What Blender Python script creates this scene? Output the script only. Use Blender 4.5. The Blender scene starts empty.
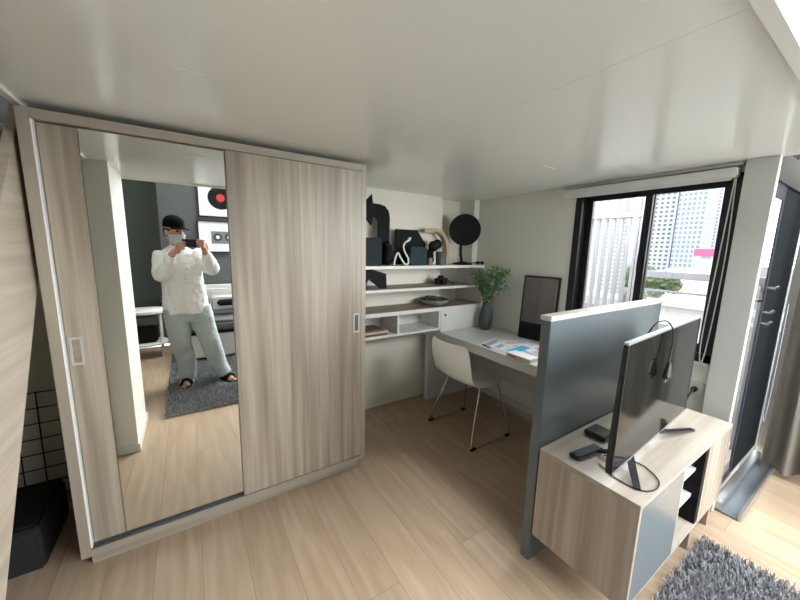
import bpy, bmesh, math, random
from mathutils import Vector, Matrix, noise
from math import pi, sin, cos, radians as R

C = bpy.context.scene.collection
SC = bpy.context.scene
random.seed(7)


def lin(c):
    return tuple(((v / 255) / 12.92 if v / 255 <= 0.04045 else ((v / 255 + 0.055) / 1.055) ** 2.4) for v in c)


# ------------------------------------------------------------------ camera
cam_d = bpy.data.cameras.new('camera')
cam = bpy.data.objects.new('camera', cam_d)
C.objects.link(cam)
cam_d.sensor_width = 36
cam_d.lens = 36 * 327.8 / 800
cam_d.clip_start = 0.05
cam_d.clip_end = 3000
yaw, pitch, roll = R(32.9), R(9.03), R(1.33)
fw = Vector((sin(yaw) * cos(pitch), cos(yaw) * cos(pitch), -sin(pitch)))
rt0 = Vector((cos(yaw), -sin(yaw), 0))
up0 = rt0.cross(fw)
rt = rt0 * cos(roll) + up0 * sin(roll)
up = -rt0 * sin(roll) + up0 * cos(roll)
M = Matrix((rt, up, -fw)).transposed().to_4x4()
M.translation = Vector((0, 0, 1.5))
cam.matrix_world = M
SC.camera = cam

# ------------------------------------------------------------------ sky and light
SC.view_settings.view_transform = 'Standard'
SC.view_settings.look = 'None'
SC.view_settings.gamma = 1
SC.view_settings.use_curve_mapping = False
SC.view_settings.exposure = 0.47
w = bpy.data.worlds.new('overcast_sky')
SC.world = w
w.use_nodes = True
bg = w.node_tree.nodes['Background']
bg.inputs[0].default_value = (0.93, 0.97, 1.0, 1)
bg.inputs[1].default_value = 4.8


def area(name, loc, target, sx, sy, power, col):
    d = bpy.data.lights.new(name, 'AREA')
    d.shape = 'RECTANGLE'
    d.size = sx
    d.size_y = sy
    d.energy = power
    d.color = col
    o = bpy.data.objects.new(name, d)
    C.objects.link(o)
    o.location = loc
    dr = Vector(target) - Vector(loc)
    o.rotation_euler = dr.to_track_quat('-Z', 'Y').to_euler()
    return o


# area lamps added for daylight, mostly at glazing out of view
area('daylight_right_glazing', (3.52, -1.2, 1.95), (0, -0.1, 1.6), 1.1, 3.3, 50, (0.93, 0.98, 1.0))
area('daylight_over_door', (3.02, 0.40, 3.1), (3.02, -2, 3.0), 0.9, 1.7, 14, (0.93, 0.98, 1.0))
area('fill_desk', (3.2, 1.05, 2.7), (2.15, 1.4, 0.9), 1.0, 1.0, 125, (0.97, 0.99, 1.0))  # extra lamp above the desk window's view, added to brighten the desk area
area('fill_rear', (2.75, -1.93, 2.1), (1.3, 1.8, 1.2), 1.25, 2.2, 110, (0.94, 0.98, 1.0))  # fill lamp for the space under the loft; its rear window is made up
area('fill_overhead', (1.3, -0.85, 4.25), (1.1, 0.0, 0), 2.8, 1.3, 75, (0.95, 0.98, 1.0))  # overhead fill lamp for the floor; the skylight above it is made up


# ------------------------------------------------------------------ materials
def newmat(name):
    m = bpy.data.materials.new(name)
    m.use_nodes = True
    return m, m.node_tree, m.node_tree.nodes['Principled BSDF']


def plain(name, rgb, rough=0.5, metal=0.0, var=0.04, spec=0.5, scale=6, coat=0.0):
    m, nt, b = newmat(name)
    L = nt.links
    tc = nt.nodes.new('ShaderNodeTexCoord')
    nz = nt.nodes.new('ShaderNodeTexNoise')
    nz.inputs['Scale'].default_value = scale
    nz.inputs['Detail'].default_value = 4
    L.new(tc.outputs['Object'], nz.inputs['Vector'])
    mx = nt.nodes.new('ShaderNodeMix')
    mx.data_type = 'RGBA'
    c = lin(rgb)
    mx.inputs[6].default_value = tuple(v * (1 - var) for v in c) + (1,)
    mx.inputs[7].default_value = tuple(min(1, v * (1 + var)) for v in c) + (1,)
    L.new(nz.outputs['Fac'], mx.inputs[0])
    L.new(mx.outputs[2], b.inputs['Base Color'])
    b.inputs['Roughness'].default_value = rough
    b.inputs['Metallic'].default_value = metal
    b.inputs['Specular IOR Level'].default_value = spec
    if coat:
        b.inputs['Coat Weight'].default_value = coat
        b.inputs['Coat Roughness'].default_value = 0.05
    return m


def wood(name, dark, mid, light, axis='Z', rough=0.45, fine=34, coarse=7):
    """laminate with grain stretched along one axis"""
    m, nt, b = newmat(name)
    L = nt.links
    tc = nt.nodes.new('ShaderNodeTexCoord')

    def nz(scale, stretch, detail, dist=0.0):
        mp = nt.nodes.new('ShaderNodeMapping')
        s = [scale] * 3
        s['XYZ'.index(axis)] = scale * stretch
        mp.inputs['Scale'].default_value = s
        L.new(tc.outputs['Object'], mp.inputs['Vector'])
        n = nt.nodes.new('ShaderNodeTexNoise')
        n.inputs['Scale'].default_value = 1
        n.inputs['Detail'].default_value = detail
        n.inputs['Distortion'].default_value = dist
        L.new(mp.outputs[0], n.inputs['Vector'])
        return n
    a = nz(coarse, 0.05, 3, 0.3)
    f = nz(fine, 0.03, 5, 0.2)
    add = nt.nodes.new('ShaderNodeMath')
    add.operation = 'ADD'
    sc = nt.nodes.new('ShaderNodeMath')
    sc.operation = 'MULTIPLY'
    sc.inputs[1].default_value = 0.55
    L.new(f.outputs['Fac'], sc.inputs[0])
    s2 = nt.nodes.new('ShaderNodeMath')
    s2.operation = 'MULTIPLY'
    s2.inputs[1].default_value = 0.45
    L.new(a.outputs['Fac'], s2.inputs[0])
    L.new(sc.outputs[0], add.inputs[0])
    L.new(s2.outputs[0], add.inputs[1])
    cr = nt.nodes.new('ShaderNodeValToRGB')
    e = cr.color_ramp.elements
    e[0].position = 0.36
    e[0].color = lin(dark) + (1,)
    e[1].position = 0.62
    e[1].color = lin(light) + (1,)
    k = e.new(0.49)
    k.color = lin(mid) + (1,)
    L.new(add.outputs[0], cr.inputs[0])
    L.new(cr.outputs[0], b.inputs['Base Color'])
    b.inputs['Roughness'].default_value = rough
    return m


def floor_mat():
    m, nt, b = newmat('oak_planks')
    L = nt.links
    tc = nt.nodes.new('ShaderNodeTexCoord')
    mp = nt.nodes.new('ShaderNodeMapping')
    mp.inputs['Rotation'].default_value = (0, 0, pi / 2)
    mp.inputs['Location'].default_value = (0.35, 0.035, 0)
    L.new(tc.outputs['Object'], mp.inputs['Vector'])
    br = nt.nodes.new('ShaderNodeTexBrick')
    br.offset = 0.37
    br.offset_frequency = 3
    br.inputs['Scale'].default_value = 1
    br.inputs['Brick Width'].default_value = 1.9
    br.inputs['Row Height'].default_value = 0.187
    br.inputs['Mortar Size'].default_value = 0.0016
    br.inputs['Mortar Smooth'].default_value = 0.2
    br.inputs['Color1'].default_value = (0, 0, 0, 1)
    br.inputs['Color2'].default_value = (1, 1, 1, 1)
    br.inputs['Mortar'].default_value = (0.5, 0.5, 0.5, 1)
    L.new(mp.outputs[0], br.inputs['Vector'])
    # grain along Y, shifted per plank
    off = nt.nodes.new('ShaderNodeVectorMath')
    off.operation = 'MULTIPLY_ADD'
    off.inputs[1].default_value = (3.1, 5.7, 0)
    L.new(br.outputs['Color'], off.inputs[0])
    L.new(tc.outputs['Object'], off.inputs[2])
    g = nt.nodes.new('ShaderNodeMapping')
    g.inputs['Scale'].default_value = (26, 2.2, 1)
    L.new(off.outputs[0], g.inputs['Vector'])
    n = nt.nodes.new('ShaderNodeTexNoise')
    n.inputs['Scale'].default_value = 1
    n.inputs['Detail'].default_value = 6
    n.inputs['Distortion'].default_value = 0.5
    L.new(g.outputs[0], n.inputs['Vector'])
    cr = nt.nodes.new('ShaderNodeValToRGB')
    e = cr.color_ramp.elements
    e[0].position = 0.3
    e[0].color = lin((160, 137, 113)) + (1,)
    e[1].position = 0.72
    e[1].color = lin((179, 158, 135)) + (1,)
    L.new(n.outputs['Fac'], cr.inputs[0])
    hs = nt.nodes.new('ShaderNodeHueSaturation')
    vm = nt.nodes.new('ShaderNodeMapRange')
    vm.inputs['To Min'].default_value = 0.92
    vm.inputs['To Max'].default_value = 1.06
    L.new(br.outputs['Color'], vm.inputs['Value'])
    L.new(vm.outputs[0], hs.inputs['Value'])
    L.new(cr.outputs[0], hs.inputs['Color'])
    mx = nt.nodes.new('ShaderNodeMix')
    mx.data_type = 'RGBA'
    L.new(br.outputs['Fac'], mx.inputs[0])
    L.new(hs.outputs[0], mx.inputs[6])
    mx.inputs[7].default_value = lin((136, 114, 92)) + (1,)
    L.new(mx.outputs[2], b.inputs['Base Color'])
    b.inputs['Roughness'].default_value = 0.42
    bp = nt.nodes.new('ShaderNodeBump')
    bp.inputs['Strength'].default_value = 0.12
    bp.inputs['Distance'].default_value = 0.002
    L.new(n.outputs['Fac'], bp.inputs['Height'])
    L.new(bp.outputs[0], b.inputs['Normal'])
    return m


def glass_mat(name, tint=(1, 1, 1), refl=0.08, top=0.6):
    m = bpy.data.materials.new(name)
    m.use_nodes = True
    nt = m.node_tree
    nt.nodes.clear()
    out = nt.nodes.new('ShaderNodeOutputMaterial')
    t = nt.nodes.new('ShaderNodeBsdfTransparent')
    t.inputs[0].default_value = tint + (1,)
    g = nt.nodes.new('ShaderNodeBsdfGlossy')
    g.inputs['Roughness'].default_value = 0.02
    lw = nt.nodes.new('ShaderNodeLayerWeight')
    lw.inputs[0].default_value = 0.2
    mr = nt.nodes.new('ShaderNodeMapRange')
    mr.inputs['To Min'].default_value = refl * 0.4
    mr.inputs['To Max'].default_value = top
    nt.links.new(lw.outputs['Fresnel'], mr.inputs[0])
    mx = nt.nodes.new('ShaderNodeMixShader')
    nt.links.new(mr.outputs[0], mx.inputs[0])
    nt.links.new(t.outputs[0], mx.inputs[1])
    nt.links.new(g.outputs[0], mx.inputs[2])
    nt.links.new(mx.outputs[0], out.inputs[0])
    return m


def tower_mat(name, wall, win, bw, bh, mortar=0.3):
    m, nt, b = newmat(name)
    L = nt.links
    tc = nt.nodes.new('ShaderNodeTexCoord')
    sp = nt.nodes.new('ShaderNodeSeparateXYZ')
    L.new(tc.outputs['Object'], sp.inputs[0])
    ad = nt.nodes.new('ShaderNodeMath')
    ad.operation = 'ADD'
    L.new(sp.outputs['X'], ad.inputs[0])
    L.new(sp.outputs['Y'], ad.inputs[1])
    cb = nt.nodes.new('ShaderNodeCombineXYZ')
    L.new(ad.outputs[0], cb.inputs[0])
    L.new(sp.outputs['Z'], cb.inputs[1])
    br = nt.nodes.new('ShaderNodeTexBrick')
    br.offset = 0
    br.inputs['Scale'].default_value = 1
    br.inputs['Brick Width'].default_value = bw
    br.inputs['Row Height'].default_value = bh
    br.inputs['Mortar Size'].default_value = mortar * bh
    br.inputs['Color1'].default_value = lin(win) + (1,)
    br.inputs['Color2'].default_value = tuple(min(1, v * 1.25) for v in lin(win)) + (1,)
    br.inputs['Mortar'].default_value = lin(wall) + (1,)
    L.new(cb.outputs[0], br.inputs['Vector'])
    L.new(br.outputs['Color'], b.inputs['Base Color'])
    b.inputs['Roughness'].default_value = 0.7
    return m


M_floor = floor_mat()
M_white = plain('painted_plaster', (228, 227, 218), 0.6, var=0.015, scale=2)
M_warm = plain('warm_plaster', (228, 223, 208), 0.6, var=0.015, scale=2)
M_ceil = plain('ceiling_laminate', (236, 236, 229), 0.16, var=0.01, spec=0.35, scale=2)
M_gap = plain('joint_shadow_gap', (120, 118, 110), 0.7)
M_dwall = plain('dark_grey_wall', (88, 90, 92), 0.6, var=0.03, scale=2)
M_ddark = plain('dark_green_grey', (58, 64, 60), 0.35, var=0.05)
M_ward = wood('ash_laminate_vertical', (120, 109, 95), (143, 132, 116), (166, 155, 138), 'Z', 0.42)
M_frame = wood('ash_laminate_frame', (144, 134, 119), (154, 144, 129), (164, 155, 140), 'Z', 0.42, fine=24)
M_framex = wood('ash_laminate_rail', (142, 132, 117), (152, 142, 127), (162, 153, 138), 'X', 0.42, fine=24)
M_cons_z = wood('console_laminate_side', (134, 120, 105), (157, 143, 128), (182, 169, 153), 'Z', 0.4, fine=26, coarse=9)
M_cons_x = wood('console_laminate_top', (150, 141, 129), (162, 153, 141), (175, 167, 155), 'X', 0.35)
M_string = wood('stair_laminate', (160, 148, 130), (174, 162, 145), (186, 176, 160), 'Y', 0.45, fine=30)
M_mirror, _nt, _b = newmat('mirror_glass')
_b.inputs['Base Color'].default_value = (0.89, 0.90, 0.87, 1)
_b.inputs['Metallic'].default_value = 1
_b.inputs['Roughness'].default_value = 0.0
M_alu = plain('aluminium_track', (190, 192, 192), 0.3, 0.9)
M_steel = plain('brushed_steel', (205, 205, 203), 0.22, 1.0)
M_dtrack = plain('dark_track', (96, 100, 102), 0.35, 0.6)
M_black = plain('black_frame', (24, 24, 26), 0.4)
M_blackm = plain('black_matt', (17, 18, 20), 0.75, spec=0.25)
M_navy = plain('dark_navy', (26, 33, 40), 0.7, spec=0.3)
M_teal = plain('dark_teal', (30, 52, 54), 0.7, spec=0.3)
M_whitef = plain('white_furniture', (214, 213, 208), 0.35, var=0.01)
M_desk = plain('desk_white', (206, 207, 204), 0.28, var=0.01)
M_shelfin = wood('shelf_top_wood', (128, 114, 98), (142, 128, 112), (156, 142, 126), 'X', 0.5)
M_part = plain('grey_blue_panel', (98, 106, 108), 0.33, var=0.02, scale=2)
M_gdoor = plain('grey_gloss_door', (112, 119, 121), 0.18, var=0.02)
M_capw = wood('cap_ash', (190, 183, 170), (198, 192, 180), (206, 201, 190), 'X', 0.4)
M_screen = plain('screen_glass', (14, 15, 16), 0.09, spec=0.5)
M_silver = plain('silver_bezel', (190, 192, 194), 0.3, 0.8)
M_plastic = plain('black_plastic', (20, 21, 23), 0.35)
M_plas2 = plain('grey_button', (70, 76, 88), 0.5)
M_shell = plain('cream_plastic', (240, 237, 228), 0.38, var=0.01)
M_rug = plain('charcoal_shag', (140, 141, 144), 0.95, var=0.6, spec=0.1, scale=38)
M_vase = plain('dark_stoneware', (66, 70, 72), 0.5)
M_leaf = plain('leaf_green', (98, 128, 88), 0.5, var=0.45, scale=40)
M_stem = plain('stem_green', (84, 92, 62), 0.6)
M_succ = plain('succulent_green', (88, 112, 62), 0.5, var=0.4, scale=50)
M_beige = plain('beige_wood', (176, 156, 122), 0.55)
M_paper = plain('paper_white', (232, 234, 240), 0.5, var=0.01)
M_pcyan = plain('print_cyan', (60, 180, 214), 0.5)
M_porange = plain('print_orange', (212, 120, 80), 0.5)
M_pgrey = plain('print_grey', (168, 170, 190), 0.5)
M_curt = plain('taupe_curtain', (164, 158, 148), 0.85, var=0.05)
M_blind = plain('white_blind', (222, 222, 220), 0.5, var=0.01)
M_glass = glass_mat('window_glass')
M_dglass = plain('dark_door_leaf', (20, 24, 28), 0.75, spec=0.15)
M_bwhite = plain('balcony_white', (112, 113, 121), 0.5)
M_deck = plain('balcony_tile', (120, 116, 108), 0.6)

# ------------------------------------------------------------------ mesh helpers


def bx(bm, x0, x1, y0, y1, z0, z1, bev=0.0, seg=2):
    vs = [bm.verts.new((x, y, z)) for x in (x0, x1) for y in (y0, y1) for z in (z0, z1)]
    fs = []
    for q in ((0, 1, 3, 2), (4, 6, 7, 5), (0, 4, 5, 1), (2, 3, 7, 6), (0, 2, 6, 4), (1, 5, 7, 3)):
        fs.append(bm.faces.new([vs[i] for i in q]))
    bmesh.ops.recalc_face_normals(bm, faces=fs)
    if bev > 0:
        es = list({e for f in fs for e in f.edges})
        bmesh.ops.bevel(bm, geom=es, offset=bev, segments=seg, affect='EDGES', clamp_overlap=True)


def box(x0, x1, y0, y1, z0, z1, bev=0.0, seg=2):
    bm = bmesh.new()
    bx(bm, x0, x1, y0, y1, z0, z1, bev, seg)
    return bm


def smoothpath(pts, n=6):
    """Catmull-Rom through the points"""
    P = [Vector(p) for p in pts]
    P = [P[0] * 2 - P[1]] + P + [P[-1] * 2 - P[-2]]
    out = []
    for i in range(1, len(P) - 2):
        for k in range(n):
            t = k / n
            a, b, c, d = P[i - 1], P[i], P[i + 1], P[i + 2]
            out.append(0.5 * ((2 * b) + (c - a) * t + (2 * a - 5 * b + 4 * c - d) * t * t + (3 * b - a - 3 * c + d) * t ** 3))
    out.append(P[-2])
    return out


def tube(bm, pts, r, n=10, cap=True):
    pts = [Vector(p) for p in pts]
    rs = r if isinstance(r, (list, tuple)) else [r] * len(pts)
    rings = []
    prev = None
    for i, p in enumerate(pts):
        t = (pts[min(i + 1, len(pts) - 1)] - pts[max(i - 1, 0)]).normalized()
        if prev is None:
            a = Vector((0, 0, 1)) if abs(t.z) < 0.9 else Vector((1, 0, 0))
            u = t.cross(a).normalized()
        else:
            u = (prev - t * prev.dot(t))
            u = u.normalized() if u.length > 1e-6 else t.orthogonal().normalized()
        prev = u
        v = t.cross(u)
        rings.append([bm.verts.new(p + (u * cos(2 * pi * k / n) + v * sin(2 * pi * k / n)) * rs[i]) for k in range(n)])
    for a, b in zip(rings, rings[1:]):
        for k in range(n):
            bm.faces.new((a[k], a[(k + 1) % n], b[(k + 1) % n], b[k]))
    if cap:
        bm.faces.new(rings[0][::-1])
        bm.faces.new(rings[-1])


def tubes(pts, r, n=10):
    bm = bmesh.new()
    tube(bm, pts, r, n)
    return bm


def loft(bm, rings, n=24, cap=True):
    """rings: (centre, rx, ry, tilt matrix or None, power)"""
    R_ = []
    for c, rx, ry, T, p in rings:
        row = []
        for k in range(n):
            a = 2 * pi * k / n
            ca, sa = cos(a), sin(a)
            v = Vector((rx * math.copysign(abs(ca) ** p, ca), ry * math.copysign(abs(sa) ** p, sa), 0))
            if T is not None:
                v = T @ v
            row.append(bm.verts.new(Vector(c) + v))
        R_.append(row)
    for a, b in zip(R_, R_[1:]):
        for k in range(n):
            bm.faces.new((a[k], a[(k + 1) % n], b[(k + 1) % n], b[k]))
    if cap:
        bm.faces.new(R_[0][::-1])
        bm.faces.new(R_[-1])


def lathe(bm, prof, c=(0, 0, 0), n=28):
    loft(bm, [((c[0], c[1], c[2] + z), max(r, 1e-4), max(r, 1e-4), None, 1) for r, z in prof], n)


def prism(bm, poly, axis, a0, a1, bev=0.0):
    """extrude a 2D outline along an axis; 'y': poly is (x,z); 'x': (y,z); 'z': (x,y)"""
    def P(p, a):
        return {'y': (p[0], a, p[1]), 'x': (a, p[0], p[1]), 'z': (p[0], p[1], a)}[axis]
    A = [bm.verts.new(P(p, a0)) for p in poly]
    B = [bm.verts.new(P(p, a1)) for p in poly]
    fs = [bm.faces.new(A), bm.faces.new(B[::-1])]
    n = len(poly)
    for i in range(n):
        fs.append(bm.faces.new((A[i], B[i], B[(i + 1) % n], A[(i + 1) % n])))
    bmesh.ops.recalc_face_normals(bm, faces=fs)
    if bev:
        es = list({e for f in fs[:2] for e in f.edges})
        bmesh.ops.bevel(bm, geom=es, offset=bev, segments=2, affect='EDGES', clamp_overlap=True)


def prisms(poly, axis, a0, a1, bev=0.0):
    bm = bmesh.new()
    prism(bm, poly, axis, a0, a1, bev)
    return bm


def origin_of(o):
    v = Vector((0, 0, 0))
    while o is not None:
        v = v + o.location
        o = o.parent
    return v


def obj(name, bm, mat, parent=None, smooth=False, label=None, base=None):
    """link a bmesh built in world coordinates as ONE mesh object"""
    me = bpy.data.meshes.new(name)
    bmesh.ops.recalc_face_normals(bm, faces=bm.faces[:])
    off = origin_of(parent) if parent is not None else (Vector(base) if base else Vector((0, 0, 0)))
    bmesh.ops.translate(bm, verts=bm.verts[:], vec=-off)
    bm.to_mesh(me)
    bm.free()
    for mm in (mat if isinstance(mat, list) else [mat]):
        me.materials.append(mm)
    if smooth:
        for p in me.polygons:
            p.use_smooth = True
        try:
            me.set_sharp_from_angle(angle=R(smooth if smooth is not True else 40))
        except Exception:
            pass
    o = bpy.data.objects.new(name, me)
    C.objects.link(o)
    if parent is not None:
        o.parent = parent
    else:
        o.location = off
    if label:
        o['label'] = label
    return o


def thing(name, label, cat, loc=(0, 0, 0), group=None):
    o = bpy.data.objects.new(name, None)
    o.empty_display_size = 0.05
    C.objects.link(o)
    o.location = loc
    return tag(o, label, cat, group)


def tag(o, label, cat, group=None):
    o['label'] = label
    o['category'] = cat
    if group:
        o['group'] = group
    return o


def struct(name, bm, mat, label=None, cat=None, smooth=False, parent=None):
    o = obj(name, bm, mat, parent, smooth=smooth)
    if parent is None:
        o['kind'] = 'structure'
        if label:
            o['label'] = label
        if cat:
            o['category'] = cat
    return o


def sempty(name, label, cat, loc):
    o = thing(name, label, cat, loc)
    o['kind'] = 'structure'
    return o


def solid(name, parts, voxel, mat, parent, smooth_it=4, wrinkle=0.0, wscale=12, base=None):
    """fuse several closed shells into one continuous surface"""
    bm = bmesh.new()
    for p in parts:
        me = bpy.data.meshes.new('t')
        bmesh.ops.recalc_face_normals(p, faces=p.faces[:])
        p.to_mesh(me)
        p.free()
        bm.from_mesh(me)
        bpy.data.meshes.remove(me)
    me = bpy.data.meshes.new('t')
    bm.to_mesh(me)
    bm.free()
    o = bpy.data.objects.new('t', me)
    C.objects.link(o)
    md = o.modifiers.new('r', 'REMESH')
    md.mode = 'VOXEL'
    md.voxel_size = voxel
    sm = o.modifiers.new('s', 'SMOOTH')
    sm.iterations = smooth_it
    sm.factor = 0.5
    dg = bpy.context.evaluated_depsgraph_get()
    dg.update()
    ev = o.evaluated_get(dg)
    res = bpy.data.meshes.new_from_object(ev)
    bpy.data.objects.remove(o)
    bm = bmesh.new()
    bm.from_mesh(res)
    bpy.data.meshes.remove(res)
    if wrinkle:
        bm.normal_update()
        for v in bm.verts:
            p = v.co * wscale
            d = noise.noise(Vector((p.x, p.y, p.z * 0.45))) + 0.5 * noise.noise(p * 2.3)
            v.co = v.co + v.normal * d * wrinkle
    return obj(name, bm, mat, parent, smooth=True, base=base)


# ================================================================== SETTING
X_W = 2.57      # window wall, inner face
Y_B = 2.58      # back wall
H = 2.0         # underside of the loft
X_R = 3.6       # right wall
Y_R = -2.0      # rear wall
X_L = -1.5

bm = bmesh.new()
bx(bm, X_L - .1, X_W + .12, Y_R - .1, 2.87, -.1, 0)
bx(bm, X_W + .12, X_R + .1, Y_R - .1, .45, -.1, 0)
struct('floor', bm, M_floor, 'pale oak plank floor with long boards', 'floor')

# loft underside: laminate panels with narrow joints
bm = bmesh.new()
j = 0.0006
for (x0, x1, y0, y1) in ((-.48, 1.0, .246, 0.961), (1.0, X_W, .246, 0.961), (-.48, 1.0, 0.961, 2.75), (1.0, X_W, .961, 2.75)):
    if y0 > .9 and x0 < 0:
        bx(bm, x0, x1, y0 - (j if False else 0), y1, H, H + .02)
    else:
        bx(bm, x0 + j, x1 - j, y0 + j, y1 - j, H, H + .02)
bx(bm, -.48, X_W, .246, 2.75, H + .02, H + .2)
struct('ceiling', bm, M_ceil, 'glossy off-white underside of the loft', 'ceiling')
# loft edge trims
struct('trim_1', box(-.505, -.48, .246, 2.75, H - .012, H + .2), M_white, 'white edge trim of the loft above the stairs', 'trim')
struct('trim_2', box(-.505, X_W + .1, .217, .246, H - .012, H + .2), M_white, 'white edge trim along the front of the loft', 'trim')

# back wall with recess and pilaster
bm = bmesh.new()
bx(bm, X_L, 2.145, Y_B, 2.75, 0, H)
bx(bm, 2.145, X_W, 2.72, 2.85, 0, H)
struct('wall_back', bm, M_warm, 'off-white back wall behind the shelves', 'wall')
struct('trim_3', box(2.5, X_W, 2.50, 2.72, 0, H), M_white, 'narrow white pilaster in the corner by the window wall', 'pilaster')
struct('wall_upper_back', box(X_L, X_W + .12, 2.75, 2.87, H, 4.3), M_dwall, 'upper back wall of the loft', 'wall')

# window wall with opening
WY0, WY1, WZ0, WZ1 = .56, 1.48, .86, 1.95
bm = bmesh.new()
bx(bm, X_W, X_W + .12, .535, WY0, 0, 2.2)
bx(bm, X_W, X_W + .12, WY1, 2.85, 0, 2.2)
bx(bm, X_W, X_W + .12, WY0, WY1, 0, WZ0)
bx(bm, X_W, X_W + .12, WY0, WY1, WZ1, 2.2)
struct('wall_window', bm, M_white, 'off-white wall holding the window beside the desk', 'wall')
struct('wall_pillar', box(2.5, 2.548, .43, .55, 0, H, .002), plain('dimmed_pillar_white', (192, 192, 186), .6, var=.015, scale=2), 'pale pillar between the window and the balcony door', 'pillar')  # greyer than the wall plaster, to offset the strong light on the pillar
struct('wall_upper_side', box(X_W, X_W + .12, .5, 2.87, 2.2, 4.3), M_white, 'upper side wall of the loft', 'wall')
struct('baseboard_window', box(X_W - .012, X_W, .86, 2.42, 0, .07, .002), M_whitef, 'white baseboard under the desk', 'baseboard')
struct('baseboard_back', box(.93, 2.145, Y_B - .012, Y_B, 0, .05, .002), M_warm, 'white baseboard under the shelves', 'baseboard')

# rear, left and right walls, upper ceiling
bm = bmesh.new()
for q in ((-.30, X_R + .1, 0, .95), (-.30, .95, .95, 3.25), (3.4, X_R + .1, .95, 3.25), (-.30, X_R + .1, 3.25, 4.3)):
    bx(bm, q[0], q[1], Y_R - .12, Y_R, q[2], q[3])
struct('wall_rear', bm, M_dwall, 'grey feature wall reflected in the mirror behind the man', 'wall')
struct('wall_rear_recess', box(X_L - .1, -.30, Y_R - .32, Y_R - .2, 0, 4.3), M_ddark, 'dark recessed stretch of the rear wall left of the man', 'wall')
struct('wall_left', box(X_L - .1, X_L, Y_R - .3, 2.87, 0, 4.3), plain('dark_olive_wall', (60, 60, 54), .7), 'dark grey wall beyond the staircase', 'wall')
bm = bmesh.new()
for (y0, y1, z0, z1) in ((Y_R - .1, -1.75, 0, 4.3), (.1, .45, 0, 4.3), (-1.75, .1, 0, .08), (-1.75, .1, 3.7, 4.3)):
    bx(bm, X_R, X_R + .12, y0, y1, z0, z1)
struct('wall_right', bm, M_white, 'right wall with the tall glazing', 'wall')
bm = bmesh.new()
for q in ((X_L - .1, X_R + .1, Y_R - .3, -1.55), (X_L - .1, X_R + .1, -.15, 2.87), (X_L - .1, -.15, -1.55, -.15), (2.75, X_R + .1, -1.55, -.15)):
    bx(bm, q[0], q[1], q[2], q[3], 4.3, 4.4)
struct('ceiling_upper', bm, M_white, 'high ceiling over the double height room', 'ceiling')

# pillar reflected at the left of the mirror
bm = bmesh.new()
bx(bm, -1.5, -.39, .30, .83, 0, H)
bx(bm, -1.5, -.505, .30, .83, H, 4.3)
struct('wall_pier', bm, M_white, 'white pier reflected at the left of the mirror', 'pier')
bm = bmesh.new()
bx(bm, -1.5, -.378, .83, .842, 0, .055)
bx(bm, -.39, -.378, .30, .83, 0, .055)
struct('baseboard_pier', bm, M_whitef, 'white baseboard round the pier', 'baseboard')

# tall right window (out of the picture, lights the room)
wr = sempty('window_2', 'tall white framed glazing in the right wall', 'window', (X_R + .06, -.8, .08))
bm = bmesh.new()
for y in (-1.75, -.85, .06):
    bx(bm, X_R + .03, X_R + .08, y, y + .04, .08, 3.7)
for z in (.08, 2.1, 3.66):
    bx(bm, X_R + .03, X_R + .08, -1.75, .1, z, z + .04)
obj('window_frame', bm, M_black, wr)
obj('pane', box(X_R + .05, X_R + .054, -1.72, .08, .1, 3.68), M_glass, wr)

# broad window in the rear wall, out of the picture, added to carry fill light
hw = sempty('added_rear_window', 'unseen window added in the rear wall for fill light', 'window', (2.17, Y_R - .06, .95))
bm = bmesh.new()
for x in (.95, 2.15, 3.36):
    bx(bm, x, x + .04, Y_R - .09, Y_R - .04, .95, 3.25)
for z in (.95, 3.21):
    bx(bm, .95, 3.4, Y_R - .09, Y_R - .04, z, z + .04)
obj('window_frame', bm, M_black, hw)
obj('pane', box(.99, 3.36, Y_R - .066, Y_R - .062, .99, 3.21), M_glass, hw)

sk = sempty('added_skylight', 'unseen skylight added in the high ceiling for fill light', 'window', (1.3, -.85, 4.34))  # unseen opening added over the overhead fill lamp
bm = bmesh.new()
for x in (-.15, 1.28, 2.71):
    bx(bm, x, x + .04, -1.55, -.15, 4.33, 4.38)
for y in (-1.55, -.19):
    bx(bm, -.15, 2.75, y, y + .04, 4.33, 4.38)
obj('window_frame', bm, M_black, sk)
obj('pane', box(-.11, 2.71, -1.51, -.19, 4.35, 4.354), M_glass, sk)

# ---------------- window beside the desk
win = sempty('window_1', 'black framed sliding window beside the desk', 'window', (X_W + .06, 1.02, WZ0))
bm = bmesh.new()
bx(bm, X_W - .006, X_W + .11, WY1 - .05, WY1, WZ0, WZ1)
bx(bm, X_W - .006, X_W + .11, WY0, WY0 + .035, WZ0, WZ1)
bx(bm, X_W - .006, X_W + .11, WY0, WY1, WZ0, WZ0 + .05)
bx(bm, X_W - .006, X_W + .11, WY0, WY1, WZ1 - .03, WZ1)
obj('window_frame', bm, M_black, win)


def sash(y0, y1, x0, lab):
    bm = bmesh.new()
    s = .042
    bx(bm, x0, x0 + .025, y0, y0 + s, WZ0 + .05, WZ1 - .03, .002)
    bx(bm, x0, x0 + .025, y1 - s, y1, WZ0 + .05, WZ1 - .03, .002)
    bx(bm, x0, x0 + .025, y0 + s, y1 - s, WZ0 + .05, WZ0 + .1, .002)
    bx(bm, x0, x0 + .025, y0 + s, y1 - s, WZ1 - .065, WZ1 - .03, .002)
    o = obj('sash', bm, M_black, win, label=lab)
    obj('pane', box(x0 + .011, x0 + .015, y0 + s, y1 - s, WZ0 + .1, WZ1 - .065), M_glass, o)
    return o


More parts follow.
